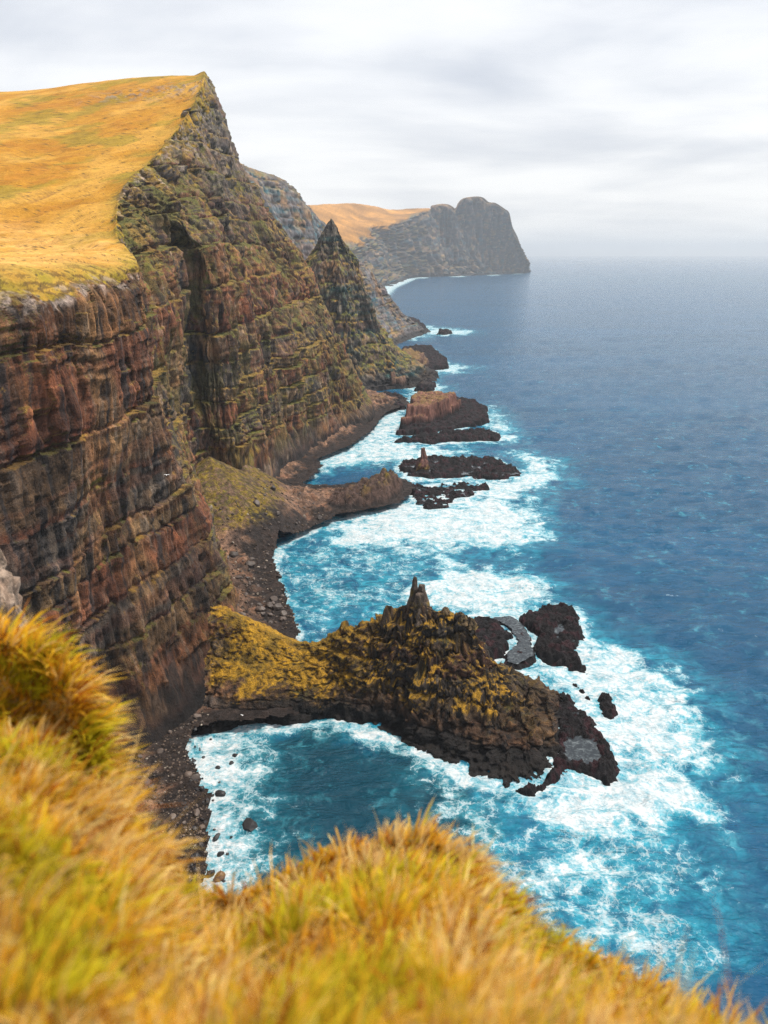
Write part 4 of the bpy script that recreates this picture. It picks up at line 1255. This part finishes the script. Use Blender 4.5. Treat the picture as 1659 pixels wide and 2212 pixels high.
# ------------------------------------------------------------------ foreground: the brink the photographer stands on
SIL = [  # sight line x, crest y of the soil, distance of the crest
    (-700, 1740, 2.9), (-350, 1740, 2.9), (0, 1770, 3.0), (110, 1815, 3.1), (200, 1865, 3.2), (265, 1915, 3.3), (320, 1970, 3.5), (370, 2020, 3.7), (420, 2050, 3.8), (530, 2030, 4.0),
    (700, 1960, 4.1), (830, 1915, 4.2), (930, 1912, 4.1), (1000, 1950, 3.9), (1060, 2030, 3.6), (1140, 2130, 3.4), (1270, 2215, 3.2), (1450, 2295, 3.0), (1659, 2410, 2.8), (1950, 2480, 2.6), (2500, 2700, 2.4)]
FGc = []
for (dx, dy, yy) in SIL:
    s = U(dx, dy, Y=yy)
    nb_ = U(dx, 2420, Y=1.35)
    fx = (dx - 829.5) / FD
    far0 = W(fx * 0.5, 0.5, H - 1.72); beh = W(fx * 2.0, -2.5, H - 1.60)
    m1 = lerp(nb_, s, 0.42); m1[2] += 0.10
    m2 = lerp(nb_, s, 0.76); m2[2] += 0.13
    FGc.append([beh, far0, nb_, m1, m2, s, s + W(0.0, 0.35, -0.55), s + W(0.1, 1.6, -6), s + W(1, 12, -60), s + W(2, 30, -156)])
gg, gs = crom(np.array(FGc), [8, 10] + [10] * 16 + [8, 8], 0)
gg, gk = crom(gg, [4, 6, 22, 22, 22, 10, 8, 6, 4], 1)
gg = np.transpose(gg, (1, 0, 2))
GK, GS = np.meshgrid(gk, gs, indexing='ij')
gg[..., 2] += (0.16 * fbm(gg / 0.75, 3, 0.5, 1001) + 0.05 * fbm(gg / 0.2, 2, 0.5, 1003)) * sst(GK, 1.0, 2.2) * (1 - sst(GK, 5.5, 7.0))
M_SOIL = bpy.data.materials.new('turf_soil'); M_SOIL.use_nodes = True
tt_ = NT(M_SOIL.node_tree); ps_ = M_SOIL.node_tree.nodes['Principled BSDF']
sn = tt_.noise(tt_.n('ShaderNodeNewGeometry').outputs['Position'], 9.0, 6, 0.6)
tt_.l(tt_.mix(sn, (0.16, 0.095, 0.018, 1), (0.26, 0.18, 0.03, 1)), ps_.inputs['Base Color'])
ps_.inputs['Roughness'].default_value = 0.95
ground = mesh_obj('ground', gg, quads=grid_quads(*GK.shape), mat=M_SOIL)
tag(ground, 'turf covered brink of the cliff in the foreground', 'ground', kind='structure')

# tussock bank behind it on the left
MB_ = []
for (dx, top, yy, bot) in [(-800, 1500, 5.0, 2100), (-450, 1550, 5.0, 2100), (-170, 1590, 4.9, 2100), (-50, 1620, 4.8, 2100), (25, 1655, 4.7, 2100), (80, 1710, 4.6, 2100), (118, 1785, 4.5, 2100), (146, 1860, 4.4, 2110), (160, 1930, 4.35, 2120), (168, 2010, 4.3, 2130)]:
    t = U(dx, top, Y=yy)
    lo = U(dx, bot, Y=3.7)
    f_ = lerp(lo, t, 0.5) + W(0.02, -0.18, 0.05)
    MB_.append([lo, f_, lerp(f_, t, 0.6) + W(0, -0.10, 0.10), t, t + W(0.05, 0.5, -0.3), t + W(0.15, 1.2, -3), t + W(1, 8, -40)])
mg, ms = crom(np.array(MB_), [8, 10, 12, 14, 14, 14, 14, 12, 10], 0)
mg, mk = crom(mg, [20, 16, 14, 10, 6, 4], 1)
mg = np.transpose(mg, (1, 0, 2))
MK, MS = np.meshgrid(mk, ms, indexing='ij')
mg[..., 2] += 0.10 * fbm(mg / 0.5, 3, 0.5, 1011) * (1 - sst(MK, 4, 5))
bank = mesh_obj('bank', mg, quads=grid_quads(*MK.shape), mat=M_SOIL)
tag(bank, 'steep tussock bank rising at the left edge of the foreground', 'bank', kind='structure')


def blades(surf, param, kmin, kmax, count, lmin, lmax, seed, lean, name, label, wid=0.0028, greenb=0.0):
    rs = np.random.RandomState(seed)
    nr_, nc_ = param.shape
    A = surf[:-1, :-1]; B = surf[:-1, 1:]; Cc = surf[1:, :-1]
    nrm_ = np.cross(B - A, Cc - A); ar = np.linalg.norm(nrm_, axis=-1)
    pm = param[:-1, :-1]
    dist = np.linalg.norm(A - W(0, 0, H), axis=-1)
    wgt = ar * ((pm >= kmin) & (pm <= kmax)) / np.maximum(dist, 1.2) ** 1.0
    wgt = wgt * (A[..., 1] > 0.45) * (1 + 4.0 * np.exp(-((pm - 5.5) / 0.6) ** 2) * (kmax > 5))
    ang = np.abs(A[..., 0]) / np.maximum(A[..., 1] * cp + (H - A[..., 2]) * sp, 0.2)
    wgt = wgt * ((ang < 0.80) | (np.abs(A[..., 0]) < 2.6))
    cum = np.cumsum(wgt.ravel()); cum /= cum[-1]
    idx = np.searchsorted(cum, rs.uniform(size=count))
    i, j = np.unravel_index(idx, A.shape[:2])
    u = rs.uniform(size=(count, 1)); v = rs.uniform(size=(count, 1))
    p = A[i, j] + (B[i, j] - A[i, j]) * u + (Cc[i, j] - A[i, j]) * v
    nn_ = nrm_[i, j] / (ar[i, j][:, None] + 1e-9)
    nn_ *= np.sign(nn_[:, 2:3] + 1e-6)
    cl = fbm(p / 0.16, 2, 0.5, seed + 3)        # tufts
    cl2 = fbm(p / 0.45, 3, 0.5, seed + 4)
    ln = rs.uniform(lmin, lmax, count) * (0.85 + 0.9 * np.clip(cl + 0.15, -0.4, 0.6))
    tuft = np.stack([fbm(p / 0.22 + 7, 2, 0.5, seed + 5), fbm(p / 0.22 + 19, 2, 0.5, seed + 6), cl * 0], -1)
    up_ = nn_ * 0.55 + W(0, 0, 0.85) + np.array(lean) * rs.uniform(0.4, 1.2, (count, 1)) + tuft * 0.7 + rs.normal(size=(count, 3)) * 0.30
    up_ /= np.linalg.norm(up_, axis=1, keepdims=True)
    bend = np.array(lean) * 1.0 + W(0, 0, -0.55) + tuft * 0.8 + rs.normal(size=(count, 3)) * 0.25
    side = np.cross(up_, rs.normal(size=(count, 3))); side /= np.linalg.norm(side, axis=1, keepdims=True)
    wd = wid * rs.uniform(0.6, 1.5, count)[:, None] * (0.6 + 0.25 * np.linalg.norm(p - W(0, 0, H), axis=1)[:, None])
    p = p - nn_ * 0.02
    L_ = ln[:, None]
    P1 = p + up_ * L_ * 0.45 + bend * L_ * 0.06
    P2 = p + up_ * L_ * 0.80 + bend * L_ * 0.22
    P3 = p + up_ * L_ * 1.0 + bend * L_ * 0.44
    V_ = np.stack([p - side * wd, p + side * wd, P1 - side * wd * .85, P1 + side * wd * .85, P2 - side * wd * .6, P2 + side * wd * .6, P3], 1)
    o_ = np.arange(count)[:, None] * 7
    q_ = np.concatenate([o_ + [[0, 1, 3, 2]], o_ + [[2, 3, 5, 4]]])
    t_ = o_ + [[4, 5, 6]]
    # colours: green undergrowth, orange and straw standing blades
    g = sst(-cl2 * 2.0 + rs.normal(size=count) * 0.28 + greenb, 0.05, 0.5)
    s = sst(1.4 * cl2 + 1.1 * cl + rs.normal(size=count) * 0.35, 0.18, 0.7)
    c_ = lerp(np.tile(C(0.90, 0.47, 0.034), (count, 1)), np.tile(C(0.58, 0.50, 0.026), (count, 1)), g)
    c_ = lerp(c_, np.tile(C(0.84, 0.60, 0.27), (count, 1)), s * (1 - 0.7 * g) * 0.85)
    red = rs.uniform(size=count) < 0.10
    c_[red] = C(0.42, 0.13, 0.015)
    c_ = c_ * rs.uniform(0.62, 1.25, (count, 1))
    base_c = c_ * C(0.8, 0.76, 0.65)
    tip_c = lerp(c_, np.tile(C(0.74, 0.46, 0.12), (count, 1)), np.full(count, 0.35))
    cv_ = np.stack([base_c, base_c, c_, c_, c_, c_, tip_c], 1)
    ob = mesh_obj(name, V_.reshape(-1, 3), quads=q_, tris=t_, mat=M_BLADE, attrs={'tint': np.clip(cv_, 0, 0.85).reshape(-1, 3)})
    tag(ob, label, 'grass', kind='stuff')
    return ob


M_BLADE = bpy.data.materials.new('dry_grass_blade'); M_BLADE.use_nodes = True
t = NT(M_BLADE.node_tree); M_BLADE.node_tree.nodes.clear()
at = t.attr('tint')
df = t.n('ShaderNodeBsdfDiffuse'); t.l(at, df.inputs[0])
tr = t.n('ShaderNodeBsdfTranslucent'); t.l(at, tr.inputs[0])
mx = t.n('ShaderNodeMixShader'); mx.inputs[0].default_value = 0.5
t.l(df.outputs[0], mx.inputs[1]); t.l(tr.outputs[0], mx.inputs[2])
ou = t.n('ShaderNodeOutputMaterial'); t.l(mx.outputs[0], ou.inputs[0])

blades(gg, GK, 1.0, 6.6, 98000, 0.10, 0.23, 1101, (0.26, 0.02, 0.0), 'grass', 'blurred golden and green grass covering the foreground brink', greenb=-0.02, wid=0.0036)
blades(gg, GK, 2.0, 6.0, 2600, 0.22, 0.42, 1103, (0.22, 0.0, 0.1), 'straw_stalks', 'long pale straw stalks standing out of the foreground grass', greenb=-1.0, wid=0.0022)
blades(mg, MK, 0.0, 4.6, 25000, 0.16, 0.34, 1102, (0.30, -0.05, -0.05), 'tussock_grass', 'long orange tussock grass on the bank at the left edge', greenb=-0.35, wid=0.0034)

# pale lichened outcrop just behind the bank
rsx = []
oc = U(-30, 1300, Y=16.0)
v, f = icosphere(5)
pv = v * C(1.15, 1.3, 2.9)
a1, a2, aid = worley(pv[:, 0] * 1.4 + pv[:, 1] * .6, pv[:, 2] * 1.4 - pv[:, 1] * .5, 1201)
pv = pv + v * (0.45 * fbm(pv / 1.1, 4, 0.6, 1202) + 0.25 * (aid - 0.5) - 0.22 * np.exp(-(a2 - a1) / 0.1))[:, None]
lt = fbm(pv / 0.22, 4, 0.65, 1203)
oc_t = lerp(np.tile(C(0.21, 0.145, 0.105), (len(pv), 1)), np.tile(C(0.10, 0.075, 0.06), (len(pv), 1)), sst(lt, 0.10, 0.35))
oc_t = lerp(oc_t, np.tile(C(0.30, 0.235, 0.185), (len(pv), 1)), sst(-lt, 0.12, 0.45) * 0.7)
o = mesh_obj('rock_outcrop', pv + oc + W(-0.55, 0, -0.9), tris=f, mat=rock_material('outcrop_rock', 0.35, 6.0), attrs={'tint': oc_t})
tag(o, 'pale pink lichen covered rock outcrop at the left edge behind the tussocks', 'rock outcrop')

# ------------------------------------------------------------------ gulls
M_GULL = bpy.data.materials.new('gull_feathers'); M_GULL.use_nodes = True
t = NT(M_GULL.node_tree); pg_ = M_GULL.node_tree.nodes['Principled BSDF']
gn = t.noise(t.n('ShaderNodeTexCoord').outputs['Object'], 14, 3)
t.l(t.mix(gn, (0.74, 0.74, 0.74, 1), (0.86, 0.86, 0.85, 1)), pg_.inputs['Base Color']); pg_.inputs['Roughness'].default_value = 0.8


def gull(loc, rot, label, flap):
    bod = []
    prof_ = [(-0.36, 0.004, 0.0), (-0.30, 0.05, 0.0), (-0.20, 0.045, 0.0), (-0.08, 0.08, 0.0), (0.06, 0.09, -0.005), (0.18, 0.06, 0.0), (0.24, 0.05, 0.01), (0.30, 0.045, 0.015), (0.335, 0.02, 0.005), (0.385, 0.004, -0.005)]
    n_ = 10
    for (yy, r_, zz) in prof_:
        fl = 0.35 if yy < -0.25 else 1.0
        for k in range(n_):
            a = 2 * math.pi * k / n_
            bod.append((math.cos(a) * r_, yy, zz + math.sin(a) * r_ * fl))
    V_ = list(bod); Qg = list(map(tuple, grid_quads(len(prof_), n_, True)))
    for s in (-1, 1):
        secs = [(0.05, 0.13, -0.10, 0.03, 0.02), (0.25, 0.17, -0.05, 0.03 + 0.10 * flap, 0.014), (0.42, 0.16, -0.06, 0.03 + 0.13 * flap, 0.010), (0.58, 0.08, -0.10, 0.03 + 0.10 * flap, 0.006), (0.70, -0.04, -0.12, 0.03 + 0.04 * flap, 0.002)]
        b0 = len(V_)
        for (x_, yf, yb, z_, th) in secs:
            V_ += [(s * x_, yf, z_), (s * x_, (yf + yb) / 2, z_ + th), (s * x_, yb, z_), (s * x_, (yf + yb) / 2, z_ - th)]
        for i in range(len(secs) - 1):
            for k in range(4):
                a = b0 + i * 4 + k; b = b0 + i * 4 + (k + 1) % 4
                Qg.append((a, b, b + 4, a + 4))
    o = mesh_obj('gull', np.array(V_), quads=np.array(Qg), mat=M_GULL)
    o.location = loc; o.rotation_euler = rot
    tag(o, label, 'gull', 'gulls gliding below the cliff top')
    return o


gull(U(360, 1026, Y=190), (0.15, 0.05, 0.2), 'white gull gliding in front of the big brown cliff wall', 1.0)
gull(U(523, 1545, Y=195), (0.3, 0.6, 0.9), 'white gull banking low over the cove in front of the promontory', 0.6)

# ------------------------------------------------------------------ sea air
bx = bpy.data.meshes.new('haze')
x0, x1, y0, y1, z0, z1 = -130000, 130000, -1500, 43000, -12.0, 560.0
bx.from_pydata([(x0, y0, z0), (x1, y0, z0), (x1, y1, z0), (x0, y1, z0), (x0, y0, z1), (x1, y0, z1), (x1, y1, z1), (x0, y1, z1)], [],
               [(0, 3, 2, 1), (4, 5, 6, 7), (0, 1, 5, 4), (1, 2, 6, 5), (2, 3, 7, 6), (3, 0, 4, 7)])
hz_o = bpy.data.objects.new('haze', bx); col.objects.link(hz_o)
mh = bpy.data.materials.new('sea_haze'); mh.use_nodes = True
mh.node_tree.nodes.clear(); th_ = NT(mh.node_tree)
pv_ = th_.n('ShaderNodeVolumePrincipled')
pv_.inputs['Color'].default_value = (0.80, 0.89, 1.0, 1)
pv_.inputs['Density'].default_value = 0.000062
pv_.inputs['Anisotropy'].default_value = 0.2
oh = th_.n('ShaderNodeOutputMaterial'); th_.l(pv_.outputs[0], oh.inputs['Volume'])
bx.materials.append(mh)
tag(hz_o, 'thin pale sea haze fading the distant headland', 'haze', kind='stuff')
